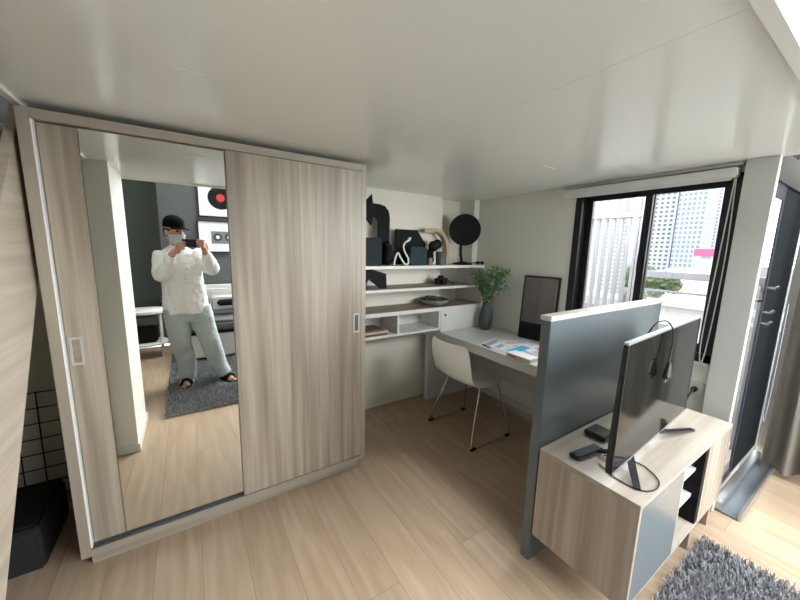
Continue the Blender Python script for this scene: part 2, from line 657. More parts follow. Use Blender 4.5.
s1 = sash(.985, 1.43, X_W + .07, 'rear sash in front of the slatted screen')
s2 = sash(.60, 1.03, X_W + .035, 'front sash looking at the towers')
obj('latch', box(X_W + .012, X_W + .036, 1.0, 1.024, 1.38, 1.5, .004), M_black, s2)
struct('trim_4', box(X_W - .02, X_W + .01, WY0 + .01, WY1 + .01, WZ0 - .015, WZ0), M_white, 'white window ledge', 'window sill')

# blind
bl = thing('roller_blind', 'rolled up white roller blind over the desk window', 'blind', (2.53, 1.06, 1.92))
obj('cassette', box(2.50, 2.563, .575, 1.555, 1.918, 1.972, .008), M_blind, bl)
obj('headrail', box(2.515, 2.567, .56, 1.57, 1.98, 1.998, .003), M_alu, bl)
obj('bottom_rail', box(2.518, 2.545, .60, 1.54, 1.908, 1.925, .004), M_blind, bl)
bm = bmesh.new()
tube(bm, smoothpath([(2.535, .585, 1.93), (2.54, .575, 1.5), (2.545, .585, 1.05), (2.545, .60, .86), (2.54, .615, 1.0), (2.535, .60, 1.5), (2.535, .59, 1.93)], 8), .003, 6)
obj('pull_cord', bm, M_blind, bl)

# ---------------- balcony door, in the wall that runs on to the right
door = sempty('door_1', 'dark framed balcony door with a narrow glass strip', 'door', (3.1, .48, 0))
bm = bmesh.new()
bx(bm, 2.548, 2.64, .445, .535, .0, H)
bx(bm, 2.64, X_R, .445, .53, 1.9, H + .02)
obj('door_frame', bm, M_black, door)
bm = bmesh.new()
bx(bm, 2.64, 2.69, .455, .463, .06, 1.9, .003)
bx(bm, 2.90, 2.94, .455, .463, .06, 1.9, .003)
bx(bm, 2.69, 2.90, .455, .463, .06, .13)
bx(bm, 2.69, 2.90, .455, .463, 1.82, 1.9)
lf = obj('door_leaf', bm, plain('purple_grey_frame', (44, 42, 52), 0.45), door)
obj('pane', box(2.69, 2.90, .4535, .457, .13, 1.82), glass_mat('door_glass', refl=.05, top=.2), lf)
df = obj('dark_leaf', box(2.94, 3.6, .458, .466, .06, 1.9, .004), M_dglass, door, label='dark leaf beside the glass strip')
for z in (1.31, 1.16, 1.09):
    bm = bmesh.new()
    tube(bm, [(2.97, .458, z), (2.97, .43, z), (3.03, .425, z + .004)], .009, 8)
    obj('handle', bm, M_steel, df)
bm = bmesh.new()
bx(bm, 2.545, 3.5, .33, .445, 0, .012, .002)
obj('threshold', bm, plain('threshold_stone', (98, 104, 110), .4), door)
bm = bmesh.new()
bx(bm, 2.545, 3.5, .405, .445, .012, .06, .004)
obj('track', bm, M_alu, door)
struct('trim_5', box(2.55, 3.5, .318, .332, 0, .05, .004), M_alu, 'pale metal sill along the foot of the balcony door', 'sill')
# upper glazing above the door
uw = sempty('window_3', 'glazing above the balcony door', 'window', (3.1, .47, 2.05))
bm = bmesh.new()
bx(bm, 2.58, X_R, .45, .5, H + .02, H + .06)
bx(bm, 2.58, X_R, .45, .5, 4.2, 4.3)
bx(bm, 2.58, 2.62, .45, .5, H + .06, 4.2)
bx(bm, 3.07, 3.11, .45, .5, H + .06, 4.2)
obj('window_frame', bm, M_black, uw)
obj('pane', box(2.62, X_R, .473, .477, H + .06, 4.2), M_glass, uw)

# curtain bunched in the corner
cu = thing('curtain', 'bunched taupe curtain beside the balcony door', 'curtain', (3.48, .2, .04))


def curtain(path_y0, path_y1, x0, amp, waves, z0, z1):
    bm = bmesh.new()
    n, mz = 90, 14
    g = []
    for i in range(n + 1):
        t = i / n
        col = []
        for k in range(mz + 1):
            s = k / mz
            z = z0 + (z1 - z0) * s
            pinch = 1 - .35 * s
            y = path_y0 + (path_y1 - path_y0) * t
            ph = t * waves * 2 * pi
            x = x0 + amp * pinch * sin(ph + .5 * sin(3 * s)) + .006 * sin(9 * s + 5 * t)
            col.append(bm.verts.new((x, y + .25 * amp * cos(ph * .5) * (1 - s), z)))
        g.append(col)
    for i in range(n):
        for k in range(mz):
            bm.faces.new((g[i][k], g[i + 1][k], g[i + 1][k + 1], g[i][k + 1]))
    bmesh.ops.solidify(bm, geom=bm.faces[:], thickness=.004)
    return bm


obj('cloth', curtain(.37, -.60, 3.34, .055, 8, .04, 3.85), M_curt, cu, smooth=60)
bm = bmesh.new()
tube(bm, [(3.32, .40, 3.88), (3.32, -1.8, 3.88)], .012, 10)
obj('rod', bm, M_alu, cu)
bm = bmesh.new()
tube(bm, smoothpath([(3.27, .41, 2.6), (3.26, .415, 1.2), (3.25, .41, .55), (3.26, .40, .38), (3.27, .395, .6), (3.28, .40, 1.2)], 8), .0025, 6)
obj('pull_cord', bm, M_pgrey, cu)

# ================================================================== WARDROBE
W0, W1, WF = -.49, .92, 1.83
wd = thing('wardrobe', 'tall ash wood wardrobe with one mirrored sliding door', 'wardrobe', (.215, 2.12, 0))
obj('side_panel', box(W0, W0 + .036, WF - .012, 2.42, .085, 1.975, .0015), M_frame, wd)
obj('side_panel', box(W1 - .03, W1, WF - .012, 2.42, .085, 1.975, .0015), M_frame, wd)
obj('top_panel', box(W0 + .036, W1 - .03, WF - .012, 2.42, 1.938, 1.975, .0015), M_framex, wd)
obj('bottom_panel', box(W0 + .036, W1 - .03, WF - .012, 2.42, .085, .118, .0015), M_framex, wd)
obj('back_panel', box(W0 + .036, W1 - .03, 2.40, 2.42, .118, 1.938), M_frame, wd)
obj('plinth', box(W0 + .02, W1 - .02, WF + .05, 2.40, 0, .085), M_framex, wd)
bm = bmesh.new()
bx(bm, W0 + .036, W1 - .03, WF - .008, WF + .055, .118, .124)
bx(bm, W0 + .036, W1 - .03, WF + .012, WF + .016, .124, .132)
obj('track', bm, M_dtrack, wd)
obj('edge_strip', box(W0 + .036, W0 + .041, WF - .006, WF + .05, .118, 1.938), plain('white_edge_strip', (226, 228, 226), .3), wd)
# rear door: wood strip and mirror
d1 = obj('sliding_door', box(-.446, -.33, WF + .016, WF + .042, .13, 1.934, .001), M_ward, wd, label='left door of ash laminate')
obj('mirror', box(-.33, .20, WF + .010, WF + .042, .132, 1.934, .0008), M_mirror, wd, label='tall mirror filling most of the left door')
# front door
d2 = obj('sliding_door', box(.178, .888, WF - .018, WF + .008, .128, 1.934, .0015), M_ward, wd, label='right door of ash laminate')


def cup_handle(x, yf, z, par, inner):
    bm = bmesh.new()
    w_, h_ = .02, .06
    for (a, b, c_, d_) in ((-w_, -w_ + .008, -h_, h_), (w_ - .008, w_, -h_, h_), (-w_ + .008, w_ - .008, -h_, -h_ + .01), (-w_ + .008, w_ - .008, h_ - .01, h_)):
        bx(bm, x + a, x + b, yf - .004, yf + .002, z + c_, z + d_, .001)
    o = obj('handle', bm, plain('satin_pull', (186, 186, 182), .35, .3), par, label='recessed chrome pull')
    obj('handle_cup', box(x - w_ + .008, x + w_ - .008, yf - .0015, yf + .002, z - h_ + .01, z + h_ - .01), inner, o)


cup_handle(-.418, WF + .016, 1.04, d1, M_shelfin)
cup_handle(.853, WF - .018, 1.035, d2, M_dtrack)

# ================================================================== STAIRS at the left
st = thing('staircase', 'pale wood loft staircase at the left edge', 'staircase', (-.95, 1.9, 0))


def stringer(x0, x1):
    return prisms([(.95, 0), (2.47, 2.2), (2.10, 2.2), (.87, .60), (.87, 0)], 'x', x0, x1, .002)


for (x0, x1) in ((-.538, -.507), (-1.30, -1.27)):
    obj('stringer', stringer(x0, x1), M_string, st)
for i in range(8):
    z = .25 + i * .245
    y = .93 + i * .165
    obj('tread', box(-1.27, -.538, y, y + .2, z - .03, z, .003), M_string, st)

# black box and wire grid under the stairs
bxo = tag(obj('storage_box', box(-.96, -.645, 1.96, 2.34, 0.0, .215, .012, 3), plain('charcoal_box', (36, 38, 38), .7, spec=.3), base=(-.8, 2.15, 0)), 'low black box on the floor under the stairs', 'box')
bm = bmesh.new()
bx(bm, -.955, -.65, 1.965, 2.335, .205, .232, .01, 3)
obj('lid', bm, M_blackm, bxo)
gr = thing('wire_grid', 'black wire grid panel against the wall under the stairs', 'grid panel', (-.95, 2.54, 0))
bm = bmesh.new()
for i in range(10):
    x = -.70 - i * .088 + .015
    if x > -1.25:
        tube(bm, [(x, 2.535, 0), (x, 2.565, .655)], .003, 6)
for k in range(8):
    z = .015 + k * .0905
    tube(bm, [(-.62, 2.535 + z * .045, z), (-1.25, 2.535 + z * .045, z)], .003, 6)
obj('grid', bm, M_blackm, gr)

# ================================================================== SHELVES over the back wall
SY = 2.28
sh = thing('shelf_unit', 'white wall shelf unit with open cubbies over the desk', 'shelves', (1.7, 2.45, .75))
XS0, XS1 = .93, 2.46
for (z, y0, x1, top) in ((1.352, SY, XS1, M_whitef), (1.163, SY, XS1 - .11, M_shelfin)):
    o = obj('shelf', box(XS0, x1, y0, Y_B, z - .024, z - .002, .002), M_whitef, sh)
    obj('shelf_top', box(XS0, x1, y0 + .004, Y_B, z - .002, z), top, o)
# shelf that roofs the cubbies
o = obj('shelf', box(XS0, XS1, SY, Y_B, .938, .970, .002), M_whitef, sh)
obj('shelf_top', box(XS0, XS1, SY + .004, Y_B, .970, .973), M_shelfin, o)
obj('shelf', box(XS0, 1.92, SY, Y_B, .757, .778, .002), M_whitef, sh)
for x in (XS0, 1.455, 1.905):
    obj('divider', box(x, x + .018, SY, Y_B, .778, .938), M_whitef, sh)
obj('back_panel', box(XS0 + .018, XS1, Y_B - .012, Y_B - .001, .778, .938), M_whitef, sh)
fl = obj('flap', box(1.925, XS1, SY - .004, SY + .014, .737, .938, .002), M_whitef, sh, label='white flap standing on the desk')
bm = bmesh.new()
tube(bm, [(1.977, SY - .007, .894), (1.977, SY - .003, .894)], .011, 14)
obj('finger_hole', bm, M_blackm, fl)
obj('end_post', box(XS1 - .018, XS1, SY, Y_B, .973, 1.328, .002), M_whitef, sh)

# ================================================================== DESK
dk = thing('desk', 'white built-in desk along the window wall', 'desk', (2.23, 1.7, 0))
obj('desktop', box(1.92, X_W - .001, .865, Y_B - .001, .660, .735, .003), M_desk, dk)
obj('end_panel', box(1.92, X_W - .02, 2.435, 2.49, 0, .66, .002), M_desk, dk)
obj('modesty_panel', box(X_W - .045, X_W - .02, .87, 2.43, .25, .66), M_desk, dk)

# ================================================================== PARTITION
pt = thing('partition', 'half height grey partition panel with a pale cap', 'partition', (1.9, .83, 0))
obj('panel', box(1.305, 2.466, .81, .857, 0, 1.2, .002), M_part, pt)
obj('cap', box(1.300, 2.470, .806, .861, 1.2, 1.222, .003), M_capw, pt)

# ================================================================== TV CONSOLE
cs = thing('tv_console', 'low wood laminate console under the television', 'tv console', (1.86, .6, 0))
CX0, CX1, CY0, CY1, CZ0, CZ1 = 1.305, 2.415, .40, .803, .155, .606
obj('top', box(CX0, CX1, CY0, CY1, CZ1 - .022, CZ1, .001), M_cons_x, cs)
obj('side_panel', box(CX0, CX0 + .02, CY0, CY1, CZ0, CZ1 - .022, .001), M_cons_z, cs, label='wood grained end panel facing the room')
obj('side_panel', box(CX1 - .02, CX1, CY0, CY1, CZ0, CZ1 - .022, .001), M_cons_z, cs)
obj('bottom_panel', box(CX0 + .02, CX1 - .02, CY0 + .002, CY1, CZ0, CZ0 + .02), M_cons_x, cs)
obj('back_panel', box(CX0 + .02, CX1 - .02, CY1 - .012, CY1, CZ0 + .02, CZ1 - .022), M_part, cs)
obj('door', box(CX0 + .022, 1.74, CY0 + .001, CY0 + .019, CZ0 + .012, CZ1 - .024, .001), M_gdoor, cs, label='grey gloss door')
obj('divider', box(1.742, 1.762, CY0 + .004, CY1 - .012, CZ0 + .02, CZ1 - .022), M_cons_x, cs)
for z in (.315, .455):
    obj('shelf', box(1.762, 2.03, CY0 + .03, CY1 - .012, z, z + .014), M_whitef, cs)
obj('divider', box(2.03, 2.062, CY0 + .003, CY1 - .012, CZ0 + .02, CZ1 - .022), M_blackm, cs, label='black divider')
obj('door', box(2.066, CX1 - .022, CY0 + .001, CY0 + .019, CZ0 + .012, CZ1 - .024, .001), M_cons_z, cs, label='pale wood door')
for (x, y) in ((1.80, .74), (2.07, .43), (2.36, .43), (2.36, .74)):
    obj('leg', box(x - .014, x + .014, y - .014, y + .014, 0, CZ0, .002), M_cons_z, cs)

# ================================================================== TELEVISION
tv = thing('television', 'flat television on the wood console with a cable over its top', 'television', (1.768, .531, CZ1))
ang = math.atan2(.052, .93)
tdx = Vector((cos(ang), sin(ang), 0))
tdy = Vector((-sin(ang), cos(ang), 0))
TV0 = Vector((1.303, .505, 0))
TM = Matrix((tdx, tdy, Vector((0, 0, 1)))).transposed().to_4x4()
TM.translation = TV0
TW = .931


def tvp(bm):
    bm.transform(TM)
    return bm


bm = bmesh.new()
bx(bm, 0, TW, .004, .016, .66, 1.18, .003)
obj('housing', tvp(bm), M_plastic, tv)
bm = bmesh.new()
prism(bm, [(.012, .664), (.018, .661), (.022, .668), (.024, .69), (.024, .80), (.021, .95), (.018, 1.08), (.0165, 1.165), (.012, 1.168)], 'x', .001, TW - .001)
obj('back_housing', tvp(bm), M_plastic, tv)
bm = bmesh.new()
bx(bm, .006, TW - .006, 0, .005, .668, 1.174)
obj('screen', tvp(bm), M_screen, tv, label='glossy dark screen')
for q in ((0, TW, -.001, .016, 1.174, 1.183), (.006, TW - .006, -.001, .004, .659, .668)):
    obj('bezel', tvp(box(*q)), M_silver, tv, label='silver edge strip')
for q in ((0, .006), (TW - .006, TW)):
    obj('bezel', tvp(box(q[0], q[1], -.001, .004, .659, 1.174)), M_plastic, tv)
for (a, ft, bk) in ((.225, (.078, -.066), (.19, .15)), (.50, (.822, -.062), (.56, .15))):
    bm = bmesh.new()
    for q in (ft, bk):
        p0, p1 = Vector((a, .02, .668)), Vector((q[0], q[1], .612))
        d = (p1 - p0).normalized()
        sd = Vector((-d.y, d.x, 0)).normalized() * .013
        up_ = Vector((0, 0, .007))
        pts = [(p0, 1), (p0.lerp(p1, .5) + Vector((0, 0, -.004)), 1), (p1, .85)]
        rg_ = []
        for p, k in pts:
            rg_.append([bm.verts.new(p + sd * (k * u) + up_ * (v * k)) for u, v in ((-1, -.8), (1, -.8), (1, .8), (-1, .8))])
        for A_, B_ in zip(rg_, rg_[1:]):
            for k in range(4):
                bm.faces.new((A_[k], A_[(k + 1) % 4], B_[(k + 1) % 4], B_[k]))
        bm.faces.new(rg_[0][::-1])
        bm.faces.new(rg_[-1])
    obj('foot', tvp(bm), M_plastic, tv)

# cable draped over the television and its plug
ca = thing('power_cable', 'black power cable with plug hanging over the television', 'cable', (1.7, .53, 1.0))
bm = bmesh.new()
tube(bm, smoothpath([(1.62, .60, .95), (1.635, .58, 1.12), (1.655, .56, 1.195), (1.69, .545, 1.217), (1.715, .53, 1.212), (1.722, .512, 1.18), (1.727, .508, 1.12), (1.712, .506, 1.06), (1.70, .503, 1.03)], 8), .0032, 8)
obj('wire', bm, M_plastic, ca)
bm = bmesh.new()
loft(bm, [((1.70, .502, 1.045), .007, .007, None, 1), ((1.70, .502, 1.025), .012, .01, None, 1), ((1.70, .502, .985), .026, .014, None, .7), ((1.70, .502, .975), .026, .014, None, .7)], 16)
pl = obj('plug', bm, M_plastic, ca)
bm = bmesh.new()
for dx in (-.012, .012):
    tube(bm, [(1.70 + dx, .502, .976), (1.70 + dx, .502, .956)], .003, 8)
obj('pin', bm, M_steel, pl)
# loop lying on the console
bm = bmesh.new()
tube(bm, smoothpath([(1.50, .62, .6105), (1.555, .57, .6105), (1.571, .507, .6105), (1.555, .465, .6105), (1.52, .425, .6105), (1.485, .41, .6105), (1.44, .408, .6105), (1.40, .425, .6105), (1.383, .46, .6105), (1.381, .495, .6105), (1.39, .54, .6105), (1.42, .60, .6105)], 8), .0026, 8)
tag(obj('aerial_cable', bm, M_plastic, smooth=True), 'thin black cable looped on the console before the television', 'cable')

# remote control
rm = thing('remote_control', 'grey and black remote control on the console end', 'remote control', (1.44, .67, CZ1))
RA = math.atan2(-.02, .17)
RT = Matrix.Translation((1.445, .668, CZ1)) @ Matrix.Rotation(RA, 4, 'Z')
bm = bmesh.new()
bx(bm, -.088, .088, -.024, .024, .001, .021, .006, 3)
bm.transform(RT)
obj('body', bm, M_plastic, rm)
bm = bmesh.new()
bx(bm, -.078, .080, -.019, .019, .0205, .0222, .001)
bm.transform(RT)
obj('keypad', bm, M_plas2, rm)
for i in range(7):
    for k in range(3):
        bm = bmesh.new()
        bx(bm, -.07 + i * .021, -.058 + i * .021, -.0145 + k * .011, -.0075 + k * .011, .022, .0245, .001)
        bm.transform(RT)
        obj('button', bm, M_plastic, rm)
# set-top box behind the tv
sb = tag(obj('set_top_box', box(1.60, 1.71, .665, .765, CZ1 + .001, CZ1 + .028, .006, 3), M_plastic, base=(1.65, .71, CZ1)), 'small black set-top box behind the television', 'set-top box')
# wall socket with plug
so = thing('wall_socket', 'white wall socket with a black plug under the window', 'socket', (X_W - .005, .61, .69))
obj('plate', box(X_W - .010, X_W - .0005, .572, .652, .645, .735, .003), M_whitef, so)
bm = bmesh.new()
tube(bm, [(X_W - .01, .612, .69), (X_W - .03, .612, .69), (X_W - .045, .615, .685)], [.016, .016, .008], 12)
obj('plug', bm, M_plastic, so)
bm = bmesh.new()
tube(bm, smoothpath([(X_W - .045, .615, .685), (2.50, .62, .655), (2.455, .625, .60), (2.44, .64, .45), (2.445, .66, .3)], 8), .005, 8)
tag(obj('plug_lead', bm, M_plastic, smooth=True), 'short black lead running from the wall socket behind the console', 'cable')

# ================================================================== CHAIR
ch = thing('desk_chair', 'cream plastic shell chair on chrome sled legs at the desk', 'chair', (1.9, 1.86, 0))
prof = [(-.275, .805), (-.262, .76), (-.245, .70), (-.225, .63), (-.20, .56), (-.172, .505), (-.13, .468), (-.07, .452), (0, .448), (.08, .45), (.16, .456), (.205, .452), (.225, .438)]
half = [.172, .206, .216, .219, .213, .217, .220, .220, .217, .212, .203, .185, .15]
pp = smoothpath([(a, 0, b) for a, b in prof], 4)
hh = [v.x for v in smoothpath([(a, 0, 0) for a in half], 4)]
bm = bmesh.new()
N = 18
g = []
for i, p in enumerate(pp):
    t = i / (len(pp) - 1)
    row = []
    for k in range(N + 1):
        s = -1 + 2 * k / N
        back = max(0, 1 - t * 2.0)
        lift = .03 * (s ** 2) * (1 - back) * (1 - t * .6)
        fwd = .05 * (s ** 2) * back
        row.append(bm.verts.new((1.88 + p.x + fwd, 1.85 + hh[i] * s * 1.03, p.z + lift - .004)))
    g.append(row)
for a, b in zip(g, g[1:]):
    for k in range(N):
        bm.faces.new((a[k], a[k + 1], b[k + 1], b[k]))
bmesh.ops.solidify(bm, geom=bm.faces[:], thickness=.012)
obj('shell', bm, M_shell, ch, smooth=60)
for s in (-1, 1):
    y0 = 1.845 + .175 * s
    y1 = 1.845 + .255 * s
    pts = [(1.835, y0, .441), (1.72, y1 - .02 * s, .12), (1.695, y1, .014), (1.72, y1, .010), (2.09, y1, .010), (2.115, y1, .014), (2.10, y1 - .02 * s, .12), (2.04, y0, .441)]
    bm = bmesh.new()
    tube(bm, pts, .0075, 10)
    o = obj('sled_leg', bm, M_steel, ch, smooth=60)
    for (xa, xb) in ((1.69, 1.735), (2.075, 2.12)):
        bm = bmesh.new()
        tube(bm, [(xa, y1, .012), (xb, y1, .012)], .012, 10)
        obj('foot_cap', bm, M_blackm, o)
for x in (1.835, 2.04):
    obj('cross_bar', tubes([(x, 1.67, .440), (x, 1.845, .432), (x, 2.02, .440)], .0075, 8), M_steel, ch, smooth=60)

# ================================================================== THINGS ON THE DESK
DZ = .735
va = thing('vase', 'dark grey bottle vase holding green branches on the desk', 'vase', (2.40, 2.17, DZ))
bm = bmesh.new()
lathe(bm, [(.042, 0), (.050, .004), (.060, .05), (.065, .10), (.059, .16), (.044, .215), (.036, .25), (.038, .262), (.030, .262), (.029, .245), (.02, .05)], (2.40, 2.17, DZ), 32)
obj('body', bm, M_vase, va, smooth=60)
br = thing('leafy_branches', 'bushy green eucalyptus branches in the grey vase', 'plant', (2.40, 2.17, DZ + .2))
bms, bml = bmesh.new(), bmesh.new()
rnd = random.Random(3)


def leaf(bm, p, d, L, wd_):
    d = d.normalized()
    a = d.cross(Vector((rnd.uniform(-1, 1), rnd.uniform(-1, 1), rnd.uniform(-.3, 1)))).normalized()
    nrm = d.cross(a)
    pts = [(0, 0, 0), (.3, .42, .04), (.65, .5, .07), (1, 0, .02), (.65, -.5, .07), (.3, -.42, .04)]
    vs = [bm.verts.new(p + d * (x * L) + a * (y * wd_) + nrm * (z * L)) for x, y, z in pts]
    mid = bm.verts.new(p + d * (.5 * L))
    for i in range(6):
        bm.faces.new((mid, vs[i], vs[(i + 1) % 6]))


base = Vector((2.40, 2.17, DZ + .24))
for i in range(34):
    a = rnd.uniform(0, 2 * pi)
    sp = rnd.uniform(.3, 1) ** .7
    tip = base + Vector((-.03 + cos(a) * .17 * sp - .02, -.045 + sin(a) * .27 * sp, .40 - .19 * sp * rnd.uniform(.3, 1.2)))
    tip.x = min(tip.x, 2.53)
    mid = base.lerp(tip, .5) + Vector((rnd.uniform(-.02, .02), rnd.uniform(-.02, .02), .05))
    path = smoothpath([base - Vector((0, 0, .15)), base, mid, tip], 6)
    tube(bms, path, .0018, 5)
    for p in path[8:]:
        for _ in range(3):
            d = Vector((rnd.uniform(-1, 1), rnd.uniform(-1, 1), rnd.uniform(-.5, .9)))
            q = p + d * .01
            if q.y > 2.235:
                d.y = -abs(d.y)
                if p.z < 1.36 and q.y > 2.26:
                    continue
            if q.x > 2.54:
                d.x = -abs(d.x)
            leaf(bml, q, d, rnd.uniform(.022, .04), rnd.uniform(.014, .024))
obj('stem', bms, M_stem, br)
obj('foliage', bml, M_leaf, br)

# leaning portrait mirror
mt = Matrix.Translation((2.480, 1.675, DZ + .001)) @ Matrix.Rotation(R(11), 4, 'Z') @ Matrix.Rotation(math.atan2(.045, .55), 4, 'Y')
mo = thing('table_mirror', 'black framed portrait mirror leaning on the wall over the desk', 'mirror', (2.472, 1.67, DZ))
bm = bmesh.new()
bx(bm, -.004, .012, -.155, .155, 0, .555, .003)
bm.transform(mt)
obj('frame', bm, M_black, mo)
bm = bmesh.new()
bx(bm, -.006, -.003, -.140, .140, .148, .54)
bm.transform(mt)
obj('glass', bm, plain('mirror_tint', (150, 152, 158), .05, 1.0), mo)
bm = bmesh.new()
bx(bm, -.007, -.003, -.150, .150, .006, .142)
bm.transform(mt)
obj('lower_panel', bm, M_blackm, mo)


def sheet(name, cx, cy, sx, sy, rot, z, mat, lab, cat='paper', grp=None, marks=()):
    T = Matrix.Translation((cx, cy, z)) @ Matrix.Rotation(rot, 4, 'Z')
    bm = bmesh.new()
    bx(bm, -sx / 2, sx / 2, -sy / 2, sy / 2, 0, .0012)
    bm.transform(T)
    o = tag(obj(name, bm, mat, base=(cx, cy, z)), lab, cat, grp)
    for (x0, x1, y0, y1, m_, nm) in marks:
        bm = bmesh.new()
        bx(bm, x0 * sx, x1 * sx, y0 * sy, y1 * sy, .0012, .0016)
        bm.transform(T)
        obj(nm, bm, m_, o)
    return o


sheet('paper_sheet', 2.12, 1.76, .30, .21, .25, DZ + .0005, M_paper, 'white printed sheet on the desk nearest the vase', 'paper', 'papers on the desk',
      ((-.4, .35, .1, .35, M_pgrey, 'print'), (-.4, .1, -.3, -.1, M_pgrey, 'print')))
sheet('paper_sheet', 2.26, 1.68, .28, .21, -.35, DZ + .002, M_paper, 'white sheet with pinkish print under the brochure', 'paper', 'papers on the desk',
      ((-.35, .3, .0, .2, plain('print_pink', (226, 190, 190), .5), 'print'), (-.3, .38, -.35, -.25, M_pgrey, 'print')))
sheet('brochure', 2.15, 1.575, .30, .10, .12, DZ + .0035, M_paper, 'cyan and white brochure on the desk', 'brochure', None,
      ((-.45, .32, -.45, .35, M_pcyan, 'print'),))
sheet('brochure', 2.25, 1.455, .24, .14, -.1, DZ + .0035, M_paper, 'white brochure with orange print by the partition', 'brochure', None,
      ((-.05, .35, .05, .4, M_porange, 'print'), (-.4, -.1, -.3, .1, M_pgrey, 'print')))
bk = tag(obj('booklet_box', box(1.932, 2.035, 1.325, 1.525, DZ + .0005, DZ + .024, .002), plain('cream_card', (216, 204, 184), .5), base=(2.0, 1.45, DZ)), 'flat cream box on the desk edge under brochures', 'box')
obj('cover', box(1.934, 2.033, 1.327, 1.523, DZ + .024, DZ + .0252), M_paper, bk)
obj('label_strip', box(1.9305, 1.933, 1.44, 1.50, DZ + .004, DZ + .021), M_porange, bk)
bm = bmesh.new()
tube(bm, [(1.975, 1.80, DZ + .006), (1.955, 1.70, DZ + .006)], .0045, 8)
tube(bm, [(1.955, 1.70, DZ + .006), (1.953, 1.69, DZ + .006)], [.004, .001], 8)
tag(obj('pen', bm, M_plastic), 'dark pen at the front edge of the desk', 'pen')

# ================================================================== THINGS ON THE SHELVES
Z1 = 1.352
Z2 = 1.163
Z3 = .973
# bent arrow sign
out = [(1.44, Z1 + .13), (1.465, Z1 + .22), (1.468, Z1 + .40), (1.455, Z1 + .455), (1.42, Z1 + .49), (1.37, Z1 + .502), (1.305, Z1 + .505), (1.295, Z1 + .575), (1.17, Z1 + .45),
       (1.295, Z1 + .325), (1.305, Z1 + .395), (1.33, Z1 + .395), (1.352, Z1 + .38), (1.36, Z1 + .34), (1.36, Z1)]
out2 = [(1.465, Z1)] + [(1.467, Z1 + .2)] + out[2:]
ar = tag(obj('arrow_sign', prisms(out2, 'y', 2.455, 2.475, .002), M_blackm, base=(1.4, 2.46, Z1)), 'black bent arrow cutout at the left end of the top shelf', 'sign')
tag(obj('storage_cube', box(1.15, 1.325, 2.33, 2.44, Z1 + .001, Z1 + .222, .004), M_navy, base=(1.3, 2.38, Z1)), 'dark navy box before the bent arrow on the top shelf', 'box')
bm = bmesh.new()
for (c_, r_) in (((1.425, 2.40, Z1 + .06), .052), ((1.43, 2.40, Z1 + .13), .042), ((1.415, 2.40, Z1 + .175), .028)):
    bmesh.ops.create_uvsphere(bm, u_segments=18, v_segments=12, radius=r_, matrix=Matrix.Translation(c_) @ Matrix.Diagonal((.8, .8, 1.15, 1)))
solid('plush_ball', [bm], .006, M_blackm, None, 3, base=(1.425, 2.40, Z1))
tag(bpy.data.objects['plush_ball'], 'soft black lump beside the navy box on the top shelf', 'ornament')
# black board
tag(obj('display_board', prisms([(1.555, Z1), (1.555, Z1 + .312), (1.79, Z1 + .312), (1.89, Z1 + .19), (1.89, Z1)], 'y', 2.50, 2.515, .002), M_blackm, base=(1.67, 2.5, Z1)),
    'black board with a cut corner at the back of the top shelf', 'board')
bm = bmesh.new()
tube(bm, smoothpath([(1.443, 2.335, Z1 + .006), (1.453, 2.335, Z1 + .06), (1.479, 2.335, Z1 + .105), (1.513, 2.335, Z1 + .06), (1.552, 2.335, Z1 + .012), (1.586, 2.335, Z1 + .02), (1.581, 2.335, Z1 + .065), (1.547, 2.335, Z1 + .115), (1.533, 2.335, Z1 + .16), (1.552, 2.335, Z1 + .195), (1.583, 2.335, Z1 + .21)], 8), .008, 10)
loft(bm, [((1.573, 2.335, Z1 + .20), .010, .008, None, 1), ((1.586, 2.335, Z1 + .215), .016, .011, None, 1), ((1.597, 2.335, Z1 + .238), .014, .010, None, 1)], 12)
tag(obj('wavy_ornament', bm, M_whitef, smooth=True), 'white wavy snake-like ornament on the top shelf', 'ornament')
tag(obj('storage_cube', box(1.607, 1.785, 2.33, 2.39, Z1 + .001, Z1 + .16, .004), M_teal, base=(1.76, 2.38, Z1)), 'dark teal box in the middle of the top shelf', 'box')
# beige arch
bm = bmesh.new()
pts = [(1.745 + .02, 2.47, Z1 + .315)] + [(1.952 + .16 * cos(a), 2.47, Z1 + .155 + .165 * sin(a)) for a in [pi * .62 - k * pi * .62 / 12 for k in range(13)]] + [(2.117, 2.47, Z1 + .08), (2.117, 2.47, Z1 + .001)]
pts[0] = (1.83, 2.47, Z1 + .308)
for i in range(1):
    ring = []
    for k, p in enumerate(pts):
        q = Vector(p)
        t = (Vector(pts[min(k + 1, len(pts) - 1)]) - Vector(pts[max(k - 1, 0)])).normalized()
        nrm = Vector((-t.z, 0, t.x))
        ring.append([bm.verts.new(q + nrm * a + Vector((0, b, 0))) for a, b in ((-.017, -.03), (.017, -.03), (.017, .03), (-.017, .03))])
    for a, b in zip(ring, ring[1:]):
        for k in range(4):
            bm.faces.new((a[k], a[(k + 1) % 4], b[(k + 1) % 4], b[k]))
    bm.faces.new(ring[0][::-1])
    bm.faces.new(ring[-1])
tag(obj('arch_ornament', bm, M_beige, smooth=40, base=(1.95, 2.47, Z1)), 'beige wooden arch on the top shelf', 'ornament')
bm = bmesh.new()
for (c_, r_) in (((1.92, 2.42, Z1 + .17), .05), ((1.965, 2.42, Z1 + .19), .045), ((1.89, 2.45, Z1 + .09), .05), ((1.90, 2.45, Z1 + .048), .047)):
    bmesh.ops.create_uvsphere(bm, u_segments=18, v_segments=12, radius=r_, matrix=Matrix.Translation(c_))
solid('plush_toy', [bm], .006, M_blackm, None, 3, base=(1.92, 2.42, Z1))
tag(bpy.data.objects['plush_toy'], 'rounded black plush shape under the beige arch', 'plush')
bm = bmesh.new()
